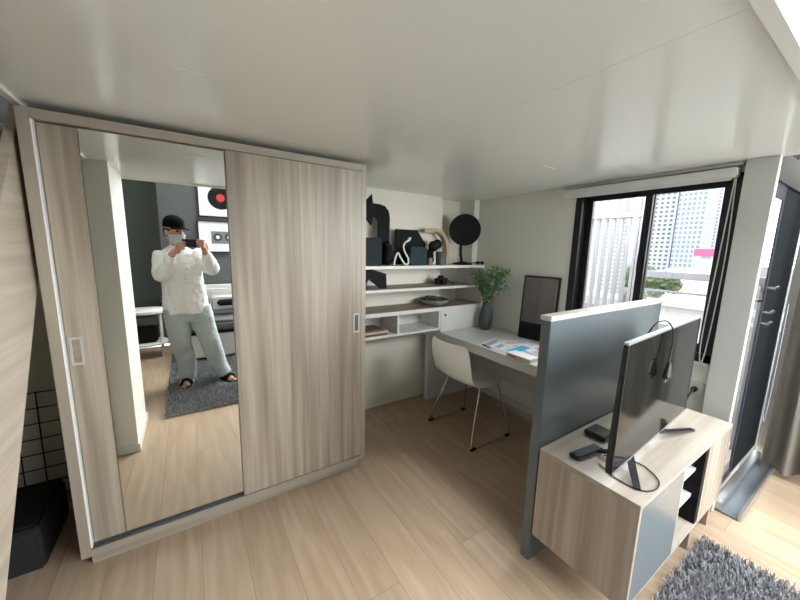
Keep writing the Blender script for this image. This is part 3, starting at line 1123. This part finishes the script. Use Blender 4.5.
lathe(bm, [(.040, 0), (.044, .002), (.050, .118), (.052, .122), (.047, .122), (.042, .01)], (1.945, 2.335, Z1 + .001), 24)
tag(obj('tumbler', bm, plain('grey_ceramic', (74, 80, 86), .5), smooth=50, base=(1.945, 2.335, Z1)), 'grey tumbler below the beige arch', 'tumbler')
tag(obj('wooden_block', box(1.80, 1.838, 2.32, 2.355, Z1 + .001, Z1 + .065, .003), plain('brown_wood', (134, 108, 84), .6), base=(1.82, 2.33, Z1)), 'small brown block beside the teal box', 'block')
# round black lamp
lp = thing('disc_lamp', 'round black disc lamp on a stand on the top shelf', 'lamp', (2.29, 2.42, Z1))
bm = bmesh.new()
lathe(bm, [(.098, 0), (.10, .004), (.098, .012), (.05, .02), (.016, .028)], (2.275, 2.40, Z1 + .001), 32)
obj('base', bm, M_blackm, lp, smooth=40)
bm = bmesh.new()
tube(bm, smoothpath([(2.275, 2.41, Z1 + .02), (2.27, 2.43, Z1 + .12), (2.285, 2.44, Z1 + .22), (2.29, 2.435, Z1 + .30)], 6), .013, 12)
obj('stem', bm, M_blackm, lp, smooth=60)
bm = bmesh.new()
T = Matrix.Translation((2.29, 2.405, Z1 + .335)) @ Matrix.Rotation(R(-42), 4, 'Z') @ Matrix.Rotation(R(90), 4, 'X')
lathe(bm, [(.05, -.03), (.12, -.022), (.148, -.008), (.152, .0), (.149, .008), (.14, .011), (.135, .008), (.05, .006)], (0, 0, 0), 48)
bm.transform(T)
obj('disc', bm, M_blackm, lp, smooth=40)
# sunglasses
sg = thing('sunglasses', 'black sunglasses at the right end of the top shelf', 'sunglasses', (2.415, 2.315, Z1))
for dx in (-.030, .030):
    bm = bmesh.new()
    loft(bm, [((2.415 + dx, 2.30, Z1 + .02), .024, .017, Matrix.Rotation(R(70), 3, 'X'), .8), ((2.415 + dx, 2.305, Z1 + .02), .024, .017, Matrix.Rotation(R(70), 3, 'X'), .8)], 20)
    obj('lens', bm, M_plastic, sg)
bm = bmesh.new()
tube(bm, [(2.403, 2.303, Z1 + .024), (2.415, 2.30, Z1 + .027), (2.427, 2.303, Z1 + .024)], .003, 6)
for s in (-1, 1):
    tube(bm, [(2.415 + s * .050, 2.305, Z1 + .026), (2.415 + s * .044, 2.37, Z1 + .018), (2.415 + s * .036, 2.42, Z1 + .005)], .003, 6)
obj('frame', bm, M_plastic, sg)

# second shelf: leaning sign, camera
tag(obj('arrow_sign', prisms([(1.10, Z2), (1.10, Z2 + .16), (1.25, Z2 + .16), (1.385, Z2 + .12), (1.392, Z2), (1.33, Z2 + .001), (1.22, Z2 + .08), (1.18, Z2)], 'y', 2.36, 2.38, .002), M_blackm, base=(1.27, 2.37, Z2)),
    'black slanted cutout at the left end of the second shelf', 'sign')
cm = thing('camera', 'small black camera on the second shelf', 'camera', (2.03, 2.42, Z2))
obj('body', box(1.965, 2.10, 2.40, 2.45, Z2 + .001, Z2 + .062, .008, 3), M_blackm, cm)
obj('viewfinder', box(2.0, 2.055, 2.405, 2.445, Z2 + .060, Z2 + .085, .006, 2), M_blackm, cm)
bm = bmesh.new()
tube(bm, [(2.03, 2.40, Z2 + .033), (2.03, 2.355, Z2 + .033), (2.03, 2.35, Z2 + .033)], [.027, .027, .022], 18)
obj('lens', bm, M_plastic, cm, smooth=40)
bm = bmesh.new()
tube(bm, smoothpath([(2.10, 2.42, Z2 + .05), (2.13, 2.40, Z2 + .02), (2.15, 2.37, Z2 + .008), (2.12, 2.33, Z2 + .008)], 6), .006, 6)
obj('strap', bm, M_blackm, cm)

# third shelf: bowl of succulents
bo = thing('planter_bowl', 'pale round bowl on the third shelf', 'bowl', (1.95, 2.43, Z3))
bm = bmesh.new()
lathe(bm, [(.07, 0), (.09, .003), (.135, .03), (.148, .056), (.142, .056), (.128, .034), (.05, .022)], (1.95, 2.42, Z3 + .001), 36)
obj('body', bm, plain('pale_ceramic', (150, 148, 140), .5), bo, smooth=50)
obj('soil', tubes([(1.95, 2.42, Z3 + .03), (1.95, 2.42, Z3 + .046)], .128, 30), plain('soil', (64, 54, 44), .9), bo)
su = thing('succulents', 'low green succulents growing in the pale bowl', 'plant', (1.95, 2.42, Z3 + .047))
for i in range(8):
    a = i * 2.4
    r_ = .028 * math.sqrt(i + .3)
    bm = bmesh.new()
    for ringn, (nl, L, tilt) in enumerate(((8, .042, .35), (7, .036, .8), (5, .028, 1.2))):
        for q in range(nl):
            b_ = 2 * pi * q / nl + ringn
            d = Vector((cos(b_) * cos(tilt), sin(b_) * cos(tilt), sin(tilt)))
            leaf(bm, Vector((1.95 + r_ * cos(a), 2.42 + r_ * sin(a), Z3 + .05)), d, L * 1.2, .022)
    obj('rosette', bm, M_succ, su)

# books in the left cubby
for i, (mm, lab, w_) in enumerate(((plain('maroon_cover', (104, 62, 54), .6), 'maroon book at the bottom of the cubby pile', .0), (plain('cream_cover', (190, 178, 158), .6), 'cream book between the two dark books in the cubby', .012), (plain('brown_cover', (96, 82, 62), .6), 'brown book on top of the cubby pile', -.03))):
    z = .779 + i * .0165
    bm = bmesh.new()
    bx(bm, 1.12, 1.37 + w_, 2.30 + .005 * i, 2.49, z, z + .003)
    bx(bm, 1.12, 1.37 + w_, 2.30 + .005 * i, 2.49, z + .0125, z + .0155)
    bx(bm, 1.12, 1.37 + w_, 2.297 + .005 * i, 2.30 + .005 * i, z, z + .0155)
    bx(bm, 1.366 + w_, 1.37 + w_, 2.30 + .005 * i, 2.49, z + .003, z + .0125)
    o = tag(obj('book', bm, mm, base=(1.25, 2.4, z)), lab, 'book', 'books in the left cubby')
    obj('pages', box(1.122, 1.366 + w_, 2.303 + .005 * i, 2.487, z + .003, z + .0125), M_paper, o)

# ceiling access plate and spot covers
tag(obj('access_plate', box(.0, .125, 1.23, 1.36, H - .0014, H - .0003, .0008), M_ceil, base=(.06, 1.3, H)), 'flush square access plate on the ceiling before the wardrobe', 'ceiling plate')
tag(obj('access_plate', box(1.80, 1.92, 1.26, 1.34, H - .0022, H - .0003, .0008), M_ceil, base=(1.86, 1.3, H)), 'small flush plate on the ceiling above the desk chair', 'ceiling plate')

# ================================================================== RUG
rg = tag(obj('rug', box(-.25, 2.20, -1.50, .395, .001, .014, .004), M_rug, base=(1.0, -.5, 0)), 'charcoal shaggy rug on the floor before the console', 'rug')
bm = bmesh.new()
rr = random.Random(11)
N_T = 85000
for i in range(N_T):
    x = rr.uniform(-.255, 2.205)
    y = rr.uniform(-1.505, .395)
    if y < -1.02 and x > -.14:
        continue
    if abs(x + .09) < .07 and -.44 < y < -.15 or abs(x - .285) < .09 and -.38 < y < -.09:
        continue
    a = rr.uniform(0, 2 * pi)
    h = rr.uniform(.018, .036)
    ln = rr.uniform(.004, .022)
    b = a + rr.uniform(1.1, 2.0)
    wv = Vector((cos(b), sin(b), 0)) * rr.uniform(.002, .0042)
    p = Vector((x, y, .012))
    q = p + Vector((cos(a) * ln, sin(a) * ln, h))
    v = [bm.verts.new(p - wv), bm.verts.new(p + wv), bm.verts.new(q + wv * .5), bm.verts.new(q - wv * .5)]
    bm.faces.new(v)
pile = obj('pile', bm, M_rug, rg)
pile['kind'] = 'stuff'

# ================================================================== SOFA, TABLE, PICTURES (seen in the mirror)
sf = thing('sofa', 'white sofa with grey cushions reflected behind the man', 'sofa', (1.1, -1.5, 0))
M_sofa = plain('white_upholstery', (205, 203, 198), .8)
M_cush = plain('light_grey_cushion', (206, 206, 203), .85)
obj('base', box(-.12, 2.3, -1.95, -1.06, .05, .36, .012, 3), M_sofa, sf)
obj('seat_cushion', box(-.10, 2.28, -1.90, -1.03, .38, .52, .04, 4), plain('dark_seat', (92, 96, 98), .85), sf)
obj('seat_edge', box(-.11, 2.29, -1.93, -1.05, .355, .385, .004), M_blackm, sf)
obj('backrest', box(-.10, 2.28, -1.96, -1.74, .52, .90, .05, 4), M_sofa, sf)
for x in (.18, .75, 1.35):
    bm = bmesh.new()
    bx(bm, x, x + .5, -1.62, -1.44, .53, .84, .07, 5)
    tag(obj('cushion', bm, M_cush, base=(x, -1.5, .53), smooth=True), {.18: 'pale grey cushion on the sofa by the black pouch', .75: 'middle pale grey cushion on the sofa', 1.35: 'pale grey cushion at the far end of the sofa'}[x], 'cushion', 'cushions on the sofa')
for (x, y) in ((-.07, -1.1), (2.25, -1.1), (-.07, -1.9), (2.25, -1.9), (.45, -1.09)):
    obj('leg', box(x - .02, x + .02, y - .02, y + .02, 0.0145, .05), M_blackm, sf)
tag(obj('pouch', box(.30, .62, -1.42, -1.34, .66, .74, .02, 3), M_blackm, base=(.45, -1.38, .66)), 'black pouch lying over the sofa cushions', 'pouch')

tb = thing('side_table', 'white two tier oval side table reflected beside the pier', 'side table', (-.52, -1.62, 0))


def oval(cx, cy, rx, ry, z0, z1):
    bm = bmesh.new()
    loft(bm, [((cx, cy, z0), rx - .008, ry - .008, None, .8), ((cx, cy, z0 + .006), rx, ry, None, .8), ((cx, cy, z1 - .006), rx, ry, None, .8), ((cx, cy, z1), rx - .008, ry - .008, None, .8)], 40)
    return bm


obj('table_top', oval(-.55, -1.65, .27, .22, .59, .63), M_whitef, tb, smooth=40)
obj('lower_shelf', oval(-.55, -1.65, .26, .21, .17, .20), M_whitef, tb, smooth=40)
for (x, y) in ((-.75, -1.72), (-.36, -1.75), (-.36, -1.56), (-.75, -1.56)):
    obj('leg', tubes([(x, y, 0), (x, y, .6)], .014, 10), M_whitef, tb)
tag(obj('equipment_case', box(-.70, -.40, -1.78, -1.54, .201, .42, .02, 3), M_blackm, base=(-.55, -1.65, .2)), 'black case on the lower tier of the white side table', 'case')
tag(obj('appliance', box(-.70, -.38, -1.78, -1.56, .422, .56, .02, 3), plain('grey_plastic', (88, 92, 92), .5), base=(-.55, -1.65, .42)), 'grey appliance on top of the black case', 'appliance')


def picture(x0, x1, z0, z1, lab):
    o = thing('picture_frame', lab, 'picture', ((x0 + x1) / 2, Y_R + .01, z0), 'pictures on the rear wall')
    bm = bmesh.new()
    y0, y1 = Y_R + .001, Y_R + .03
    for q in ((x0, x1, z0, z0 + .014), (x0, x1, z1 - .014, z1), (x0, x0 + .014, z0 + .014, z1 - .014), (x1 - .014, x1, z0 + .014, z1 - .014)):
        bx(bm, q[0], q[1], y0, y1, q[2], q[3])
    obj('frame', bm, M_black, o)
    obj('mat_board', box(x0 + .014, x1 - .014, Y_R + .002, Y_R + .018, z0 + .014, z1 - .014), M_paper, o)
    return o


p1 = picture(.17, .78, 1.885, 2.40, 'framed picture of a black record with red centre')
yy = Y_R + .018


def disc(r, cx, cz, y, th, n=48):
    bm = bmesh.new()
    tube(bm, [(cx, y, cz), (cx, y + th, cz)], r, n)
    return bm


obj('record', disc(.165, .465, 2.165, yy, .003), M_blackm, p1)
obj('record_label', disc(.055, .465, 2.165, yy + .003, .001), plain('record_red', (190, 52, 58), .5), p1)
p2 = picture(.145, .80, 1.37, 1.83, 'framed picture of a grey cassette print')
obj('cassette', box(.315, .64, yy, yy + .002, 1.50, 1.68), plain('cassette_grey', (120, 122, 122), .6), p2)
for cx in (.40, .55):
    bm = bmesh.new()
    tube(bm, [(cx, yy + .002, 1.595), (cx, yy + .003, 1.595)], .058, 32)
    obj('reel', bm, plain('reel_dark', (60, 62, 64), .6), p2)
    obj('hub', disc(.026, cx, 1.595, yy + .003, .001, 24), M_paper, p2)

# ================================================================== PERSON
pe = thing('person', 'man in a white shirt, pale jeans and black cap photographing the mirror', 'person', (.05, -.3, 0))
M_skin = plain('skin', (190, 140, 116), .5, var=.05)
M_shirt = plain('white_shirt', (238, 237, 236), .75, var=.02)
M_jean = plain('pale_denim', (172, 182, 182), .85, var=.12, scale=9)
M_cap = plain('black_cap', (9, 9, 10), .9, spec=.1)
M_mask = plain('mask_pale_blue', (216, 229, 231), .7, var=.03)
M_hair = plain('black_hair', (24, 21, 20), .7)

hc = Vector((-.095, -.285, 1.60))
HR = Matrix.Translation(hc) @ Matrix.Rotation(R(-38), 4, 'Z') @ Matrix.Rotation(R(-6), 4, 'X')


def headbm():
    bm = bmesh.new()
    bmesh.ops.create_uvsphere(bm, u_segments=32, v_segments=24, radius=1)
    for v in bm.verts:
        x, y, z = v.co
        X = x * .074 * (1 - .22 * max(0, -z) ** 1.2)
        Y = y * .094 * (1 - .08 * max(0, -z))
        Z = z * .118
        if z < -.2 and y > 0:
            Y += .012 * min(1, (-z - .2) * 2)        # chin
        if y > .6 and -.25 < z < .2:
            Y += .002
        v.co = (X, Y, Z)
    # nose
    loft(bm, [((0, .092, -.035), .016, .012, None, 1), ((0, .104, -.025), .013, .012, None, 1), ((0, .098, .0), .009, .01, None, 1), ((0, .09, .03), .007, .008, None, 1)], 12)
    for s in (-1, 1):       # ears
        bmesh.ops.create_uvsphere(bm, u_segments=12, v_segments=8, radius=1, matrix=Matrix.Translation((s * .076, -.005, -.005)) @ Matrix.Rotation(R(20 * s), 4, 'Z') @ Matrix.Diagonal((.008, .018, .03, 1)))
    # lips and brow
    bmesh.ops.create_uvsphere(bm, u_segments=12, v_segments=8, radius=1, matrix=Matrix.Translation((0, .094, -.062)) @ Matrix.Diagonal((.024, .008, .008, 1)))
    bmesh.ops.create_uvsphere(bm, u_segments=12, v_segments=8, radius=1, matrix=Matrix.Translation((0, .078, .036)) @ Matrix.Diagonal((.05, .012, .008, 1)))
    bm.transform(HR)
    return bm


parts = [headbm()]
bm = bmesh.new()
tube(bm, [(-.085, -.305, 1.38), (-.09, -.30, 1.46), (-.095, -.295, 1.55)], [.062, .054, .055], 18)
parts.append(bm)
bm = bmesh.new()        # torso under the clothes
loft(bm, [((-.045, -.33, .80), .13, .10, None, 1), ((-.045, -.33, .95), .15, .105, None, 1), ((-.05, -.33, 1.15), .14, .10, None, 1), ((-.065, -.33, 1.32), .16, .105, None, 1), ((-.08, -.32, 1.42), .11, .075, None, 1), ((-.085, -.31, 1.45), .06, .055, None, 1)], 24)
parts.append(bm)
ARM = {-1: dict(sh=(-.225, -.335, 1.385), el=(-.225, -.205, 1.185), wr=(-.125, -.085, 1.385), hd=(-.078, -.066, 1.432)),
       1: dict(sh=(.075, -.335, 1.39), el=(.200, -.185, 1.245), wr=(.150, -.075, 1.405), hd=(.135, -.058, 1.455))}
for s, A in ARM.items():
    bm = bmesh.new()
    tube(bm, smoothpath([A['sh'], A['el'], A['wr'], A['hd']], 6), [.045] * 7 + [.038] * 3 + [.032] * 3 + [.027] * 6, 14)
    parts.append(bm)
LEG = {-1: [(-.13, -.33, .84), (-.12, -.31, .60), (-.11, -.295, .44), (-.075, -.33, .24), (-.085, -.34, .06)],
       1: [(.06, -.33, .84), (.105, -.31, .62), (.15, -.275, .45), (.20, -.29, .25), (.262, -.275, .06)]}
FOOT = {-1: ((-.085, -.36, .045), Vector((-.10, 1, 0)).normalized()), 1: ((.262, -.30, .045), Vector((.45, 1, 0)).normalized())}
for s, P in LEG.items():
    bm = bmesh.new()
    tube(bm, P, [.075, .068, .052, .048, .036], 16)
    parts.append(bm)
    c0, d = FOOT[s]
    c0 = Vector(c0)
    side = Vector((d.y, -d.x, 0))
    bm = bmesh.new()
    for (t, wv, hv, zz) in ((0, 0, 0, 0),):
        pass
    pts = [c0 - d * .03 + Vector((0, 0, .01)), c0 + d * .04 + Vector((0, 0, .01)), c0 + d * .11, c0 + d * .165 - Vector((0, 0, .008))]
    tube(bm, pts, [.034, .037, .036, .024], 16)
    parts.append(bm)
    for k in range(5):
        tb0 = c0 + d * (.15 - .012 * abs(k - 1)) + side * (-.03 + .015 * k) * (-s) + Vector((0, 0, -.012))
        bm = bmesh.new()
        tube(bm, [tb0, tb0 + d * .03, tb0 + d * (.05 - .005 * k)], [.011, .0105, .007] if k == 0 else [.009, .008, .006], 10)
        parts.append(bm)
# hands: palm, four fingers curled round the phone ends, thumb on the screen side
PH = dict(x0=-.035, x1=.112, y0=-.040, y1=-.031, z0=1.462, z1=1.535)
for s in (-1, 1):
    xe = PH['x0'] if s < 0 else PH['x1']
    dz = -.026 if s < 0 else 0.0
    bm = bmesh.new()
    T = Matrix.Rotation(R(18 * s), 3, 'Y')
    loft(bm, [((xe + s * .040, -.072, 1.425 + dz), .024, .017, T, .9), ((xe + s * .036, -.066, 1.455 + dz), .031, .015, T, .85), ((xe + s * .030, -.060, 1.488 + dz), .033, .014, T, .85), ((xe + s * .026, -.058, 1.512 + dz), .028, .012, T, .9)], 18)
    parts.append(bm)
    for k in range(4):
        z = 1.464 + .0205 * k + dz
        ln = ((.020, .026, .030, .026) if s < 0 else (.026, .036, .040, .034))[k]
        a = Vector((xe + s * .034, -.062, z - .004))
        pts = [a, Vector((xe + s * .032, -.040, z)), Vector((xe + s * .020, -.0215, z + .002)), Vector((xe - s * ln * .5, -.0215, z + .004)), Vector((xe - s * ln, -.0225, z + .004))]
        bm = bmesh.new()
        tube(bm, smoothpath(pts, 4), [.0090] * 4 + [.0087] * 4 + [.0082] * 4 + [.0076] * 4 + [.0055], 10)
        parts.append(bm)
    bm = bmesh.new()
    tube(bm, smoothpath([(xe + s * .03, -.078, 1.44 + dz), (xe + s * .012, -.075, 1.462 + dz * .6), (xe - s * .012, -.056, 1.485), (xe - s * .03, -.051, 1.495)], 4), [.0115] * 5 + [.0105] * 4 + [.0098] * 3 + [.008], 10)
    parts.append(bm)
solid('body', parts, .0048, M_skin, pe, 3)
# eyes
for s in (-1, 1):
    bm = bmesh.new()
    bmesh.ops.create_uvsphere(bm, u_segments=12, v_segments=8, radius=.0115, matrix=HR @ Matrix.Translation((s * .030, .082, .018)))
    obj('eye', bm, M_hair, pe, smooth=True)
# shirt
sp = []
bm = bmesh.new()
loft(bm, [((-.045, -.325, .79), .190, .135, None, .9), ((-.045, -.325, .86), .200, .140, None, .9), ((-.05, -.325, 1.0), .190, .135, None, .92), ((-.055, -.325, 1.15), .180, .132, None, .92), ((-.065, -.33, 1.30), .190, .130, None, .9), ((-.075, -.328, 1.39), .180, .110, None, .9), ((-.082, -.322, 1.44), .115, .085, None, 1), ((-.086, -.314, 1.475), .068, .066, None, 1)], 40)
sp.append(bm)
for s, A in ARM.items():
    bm = bmesh.new()
    pts = smoothpath([(A['sh'][0] - s * .02, A['sh'][1], A['sh'][2] - .0), A['el'], A['wr']], 6)
    tube(bm, pts, [.082, .080, .076, .073, .071, .070, .068, .066, .063, .058, .053, .048, .040], 20)
    sp.append(bm)
shirt = solid('shirt', sp, .007, M_shirt, pe, 4, .0105, 13)
bm = bmesh.new()        # placket, hem curve and collar
tube(bm, smoothpath([(-.075, -.235, 1.455), (-.06, -.205, 1.38), (-.05, -.188, 1.25), (-.045, -.186, 1.05), (-.042, -.184, .82)], 6), .008, 6)
obj('placket', bm, M_shirt, shirt)
for s in (-1, 1):
    bm = bmesh.new()
    prism(bm, [(0, 0), (.055, .012), (.062, .045), (.004, .036)], 'y', -.003, .003)
    bm.transform(Matrix.Translation((-.087 + .0 * s, -.236, 1.452)) @ Matrix.Diagonal((s, 1, 1, 1)) @ Matrix.Rotation(R(-22), 4, 'Z') @ Matrix.Rotation(R(24), 4, 'X'))
    obj('collar', bm, M_shirt, shirt)
obj('shirt_pocket', box(.02, .11, -.198, -.190, 1.17, 1.28, .002), M_shirt, shirt)
# jeans
jp = []
bm = bmesh.new()
loft(bm, [((-.04, -.33, .70), .165, .118, None, .9), ((-.04, -.33, .80), .172, .122, None, .9), ((-.045, -.33, .90), .165, .115, None, .9), ((-.045, -.33, .95), .155, .11, None, .9)], 32)
jp.append(bm)
for s, P in LEG.items():
    bm = bmesh.new()
    P2 = [Vector(p) for p in P]
    P2[-1].z = .075
    tube(bm, smoothpath(P2, 5), [.118] * 3 + [.115, .111, .108, .105, .102, .10, .098, .096, .094, .091, .089, .087, .085, .083, .081, .079, .078, .077][:18], 22)
    jp.append(bm)
jeans = solid('jeans', jp, .0075, M_jean, pe, 5, .009, 11)
# cap
bm = bmesh.new()
n = 28
loft(bm, [((0, -.006, .048), .083, .102, None, 1), ((0, -.006, .070), .086, .105, None, 1), ((0, -.008, .110), .082, .100, None, 1), ((0, -.010, .142), .063, .078, None, 1), ((0, -.012, .162), .032, .040, None, 1), ((0, -.012, .167), .008, .01, None, 1)], n)
bm.transform(HR)
cap = obj('cap', bm, M_cap, pe, smooth=60)
bm = bmesh.new()
g = []
for i in range(13):
    a = R(20 + 140 * i / 12)
    col = []
    for k in range(5):
        t = k / 4
        col.append(bm.verts.new(((.082 + .006 * t) * cos(a), .085 * sin(a) + t * .092 * sin(a) + .01, .056 - .012 * t - .012 * (cos(a) ** 2) * t)))
    g.append(col)
for a, b in zip(g, g[1:]):
    for k in range(4):
        bm.faces.new((a[k], a[k + 1], b[k + 1], b[k]))
bmesh.ops.solidify(bm, geom=bm.faces[:], thickness=.004)
bm.transform(HR)
obj('brim', bm, M_cap, cap, smooth=60)
bm = bmesh.new()        # hair at the sides and back
loft(bm, [((0, -.022, -.045), .070, .074, None, 1), ((0, -.018, -.01), .078, .086, None, 1), ((0, -.014, .032), .0815, .093, None, 1)], 26)
bm.transform(HR)
obj('hair', bm, M_hair, pe, smooth=60)
# face mask
bm = bmesh.new()
g = []
for i in range(15):
    a = R(12 + 156 * i / 14)
    col = []
    for k in range(8):
        t = k / 7
        z = -.008 - .108 * t
        bulge = .022 * sin(a) ** 3 * (1 - abs(t - .3) * .9)
        rx = .079 * (1 - .22 * t ** 1.5)
        ry = .094 * (1 - .10 * t) + .008
        col.append(bm.verts.new((rx * cos(a), ry * sin(a) + bulge, z - .01 * cos(a) ** 2 * (1 - 2 * t))))
    g.append(col)
for a, b in zip(g, g[1:]):
    for k in range(7):
        bm.faces.new((a[k], a[k + 1], b[k + 1], b[k]))
bmesh.ops.solidify(bm, geom=bm.faces[:], thickness=.003)
bm.transform(HR)
mk = obj('face_mask', bm, M_mask, pe, smooth=60)
bm = bmesh.new()
for s in (-1, 1):
    tube(bm, smoothpath([(s * .074, .03, .0), (s * .084, -.01, .015), (s * .080, -.012, -.03), (s * .066, .03, -.07)], 5), .0015, 5)
bm.transform(HR)
obj('ear_loop', bm, M_paper, mk)
# sandals
for s, (c0, d) in FOOT.items():
    c0 = Vector(c0)
    c0.z = .036
    yawf = math.atan2(-d.x, d.y)
    T = Matrix.Translation((c0.x + d.x * .065, c0.y + d.y * .065, .036)) @ Matrix.Rotation(yawf, 4, 'Z')
    bm = bmesh.new()
    loft(bm, [((0, 0, -.022), .047, .135, None, .85), ((0, 0, -.005), .049, .138, None, .85), ((0, 0, -.002), .047, .136, None, .85)], 28)
    bm.transform(T)
    o = obj('sandal', bm, M_blackm, pe)
    bm = bmesh.new()
    pts = [(.046 * cos(a), .05, -.006 + .062 * sin(a)) for a in [pi * k / 12 for k in range(13)]]
    for yy_ in (.0, .022, .044):
        tube(bm, [(x, yy_ + .01, z) for x, _, z in pts], .012, 8)
    bm.transform(T)
    obj('strap', bm, M_blackm, o)

# phone in his hands
ph = thing('smartphone', 'dark smartphone held sideways in both hands', 'phone', (.04, -.036, 1.462))
obj('body', box(PH['x0'], PH['x1'], PH['y0'], PH['y1'], PH['z0'], PH['z1'], .003, 2), M_plastic, ph)
bm = bmesh.new()
bx(bm, PH['x0'] + .005, PH['x0'] + .038, PH['y1'] - .001, PH['y1'] + .002, 1.488, 1.530, .003, 2)
cbp = obj('camera_bump', bm, M_blackm, ph)
for (dx, z) in ((.014, 1.519), (.029, 1.509), (.014, 1.499)):
    bm = bmesh.new()
    tube(bm, [(PH['x0'] + dx, PH['y1'] + .001, z), (PH['x0'] + dx, PH['y1'] + .004, z)], .007, 16)
    obj('lens', bm, M_dtrack, cbp)
obj('screen', box(PH['x0'] + .004, PH['x1'] - .004, PH['y0'] - .001, PH['y0'] + .001, PH['z0'] + .004, PH['z1'] - .004), M_screen, ph)

# ================================================================== BALCONY AND CITY
struct('balcony_floor', box(X_W + .12, 3.75, .54, 4.5, -.25, -.05), M_deck, 'balcony floor outside the window', 'balcony')
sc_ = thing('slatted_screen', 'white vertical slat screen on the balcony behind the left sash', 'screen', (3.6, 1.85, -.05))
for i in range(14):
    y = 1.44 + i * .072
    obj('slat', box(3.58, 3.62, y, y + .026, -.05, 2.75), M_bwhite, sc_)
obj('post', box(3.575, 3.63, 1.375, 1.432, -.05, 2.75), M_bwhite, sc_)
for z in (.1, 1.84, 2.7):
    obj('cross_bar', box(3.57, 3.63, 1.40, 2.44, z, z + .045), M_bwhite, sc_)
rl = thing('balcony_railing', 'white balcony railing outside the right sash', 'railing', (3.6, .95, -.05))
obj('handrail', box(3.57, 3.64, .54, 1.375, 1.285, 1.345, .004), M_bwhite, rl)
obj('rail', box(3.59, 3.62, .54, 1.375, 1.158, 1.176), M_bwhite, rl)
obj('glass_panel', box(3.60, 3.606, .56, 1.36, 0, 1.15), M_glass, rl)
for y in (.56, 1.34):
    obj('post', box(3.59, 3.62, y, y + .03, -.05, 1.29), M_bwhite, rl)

struct('ground', box(20, 1500, -900, 900, -31, -30), plain('city_ground', (72, 74, 64), .9, var=.3, scale=.02), 'hazy city ground far below', 'ground')


def tower(x, y0, y1, z1, mat, lab, depth=24, name='apartment_tower', z0=-30, crown=True):
    o = tag(obj(name, box(x, x + depth, y0, y1, z0, z1), mat, base=(x, (y0 + y1) / 2, z0)), lab, 'building', 'buildings across the city')
    if crown:
        obj('roof_block', box(x + 4, x + depth - 4, y0 + (y1 - y0) * .25, y1 - (y1 - y0) * .25, z1, z1 + 5), mat, o)
    return o


TA = tower_mat('tower_pale', (168, 170, 176), (74, 78, 90), 3.4, 3.2, .28)
TB = tower_mat('tower_blue', (146, 154, 168), (92, 104, 128), 2.6, 3.2, .2)
TC = tower_mat('tower_lilac', (158, 158, 176), (104, 106, 126), 9.0, 3.2, .22)
TD = tower_mat('tower_beige', (170, 168, 162), (104, 108, 112), 3.0, 3.1, .3)
tower(300, 98, 113, 95, TA, 'pale apartment tower with dark window columns seen through the right sash')
tower(290, 79.5, 94, 100, TB, 'blue glazed tower right of the pale tower')
tower(420, 98, 110, 120, TC, 'lilac slab tower at the right side of the window', 20)
tower(430, 84, 93, 110, TC, 'slim lilac tower by the right window frame', 20)
tower(260, 122, 140, 80, TD, 'beige tower behind the slat screen')
tower(330, 182, 215, 100, TA, 'wide pale tower behind the slat screen')
tower(250, 165, 178, 62, TB, 'low blue tower behind the slat screen')
lowm = tower_mat('mall_white', (176, 178, 180), (120, 132, 144), 6, 4, .3)
rd = tower(200, 42, 55.5, 1.0, lowm, 'low white shopping block with a pink roof sign', 20, 'shopping_block', -30, False)
obj('roof_band', box(199, 221, 41.5, 56, 1.0, 4.2), plain('pink_sign', (176, 60, 96), .6), rd)
tower(180, 48.5, 60, -5.0, plain('white_block', (196, 196, 196), .7), 'plain white block before the towers', 16, 'warehouse', -30, False)

vi = thing('viaduct', 'white elevated road crossing below the window', 'viaduct', (90, 20, -30))
obj('deck', box(86, 98, -120, 200, -11.5, -9.5), plain('viaduct_concrete', (128, 127, 124), .8), vi)
obj('parapet', box(85.6, 86, -120, 200, -9.5, -8.3), plain('viaduct_parapet', (150, 149, 146), .8), vi)
for y in range(-20, 100, 20):
    obj('pier', box(90, 93, y, y + 3, -30, -11.5), plain('pier_concrete', (150, 150, 146), .8), vi)
M_tree = plain('tree_green', (74, 86, 58), .9, var=.5, scale=.6)
for i, (x, y, r_, lab) in enumerate(((150, 56, 7, 'round tree at the foot of the pale tower'), (140, 48, 5.5, 'smaller round tree before the white block'), (62, 24, 2.2, 'green tree below the balcony rail left of centre'))):
    zc = -9 if x > 100 else -6.5
    bm = bmesh.new()
    rt_ = random.Random(i)
    for k in range(9):
        d = Vector((rt_.uniform(-1, 1), rt_.uniform(-1, 1), rt_.uniform(-.6, .7))) * r_ * .6
        bmesh.ops.create_icosphere(bm, subdivisions=4, radius=r_ * rt_.uniform(.35, .6), matrix=Matrix.Translation(Vector((x, y, zc)) + d))
    bm.normal_update()
    for v in bm.verts:
        v.co = v.co + v.normal * (noise.noise(v.co * (6 / r_)) + .6 * noise.noise(v.co * (14 / r_))) * r_ * .22
    t = thing('tree', lab, 'tree', (x, y, -30), 'trees outside the window')
    obj('crown', bm, M_tree, t, smooth=True)
    obj('trunk', tubes([(x, y, -30), (x, y, zc)], [.5, .3], 8), M_stem, t)
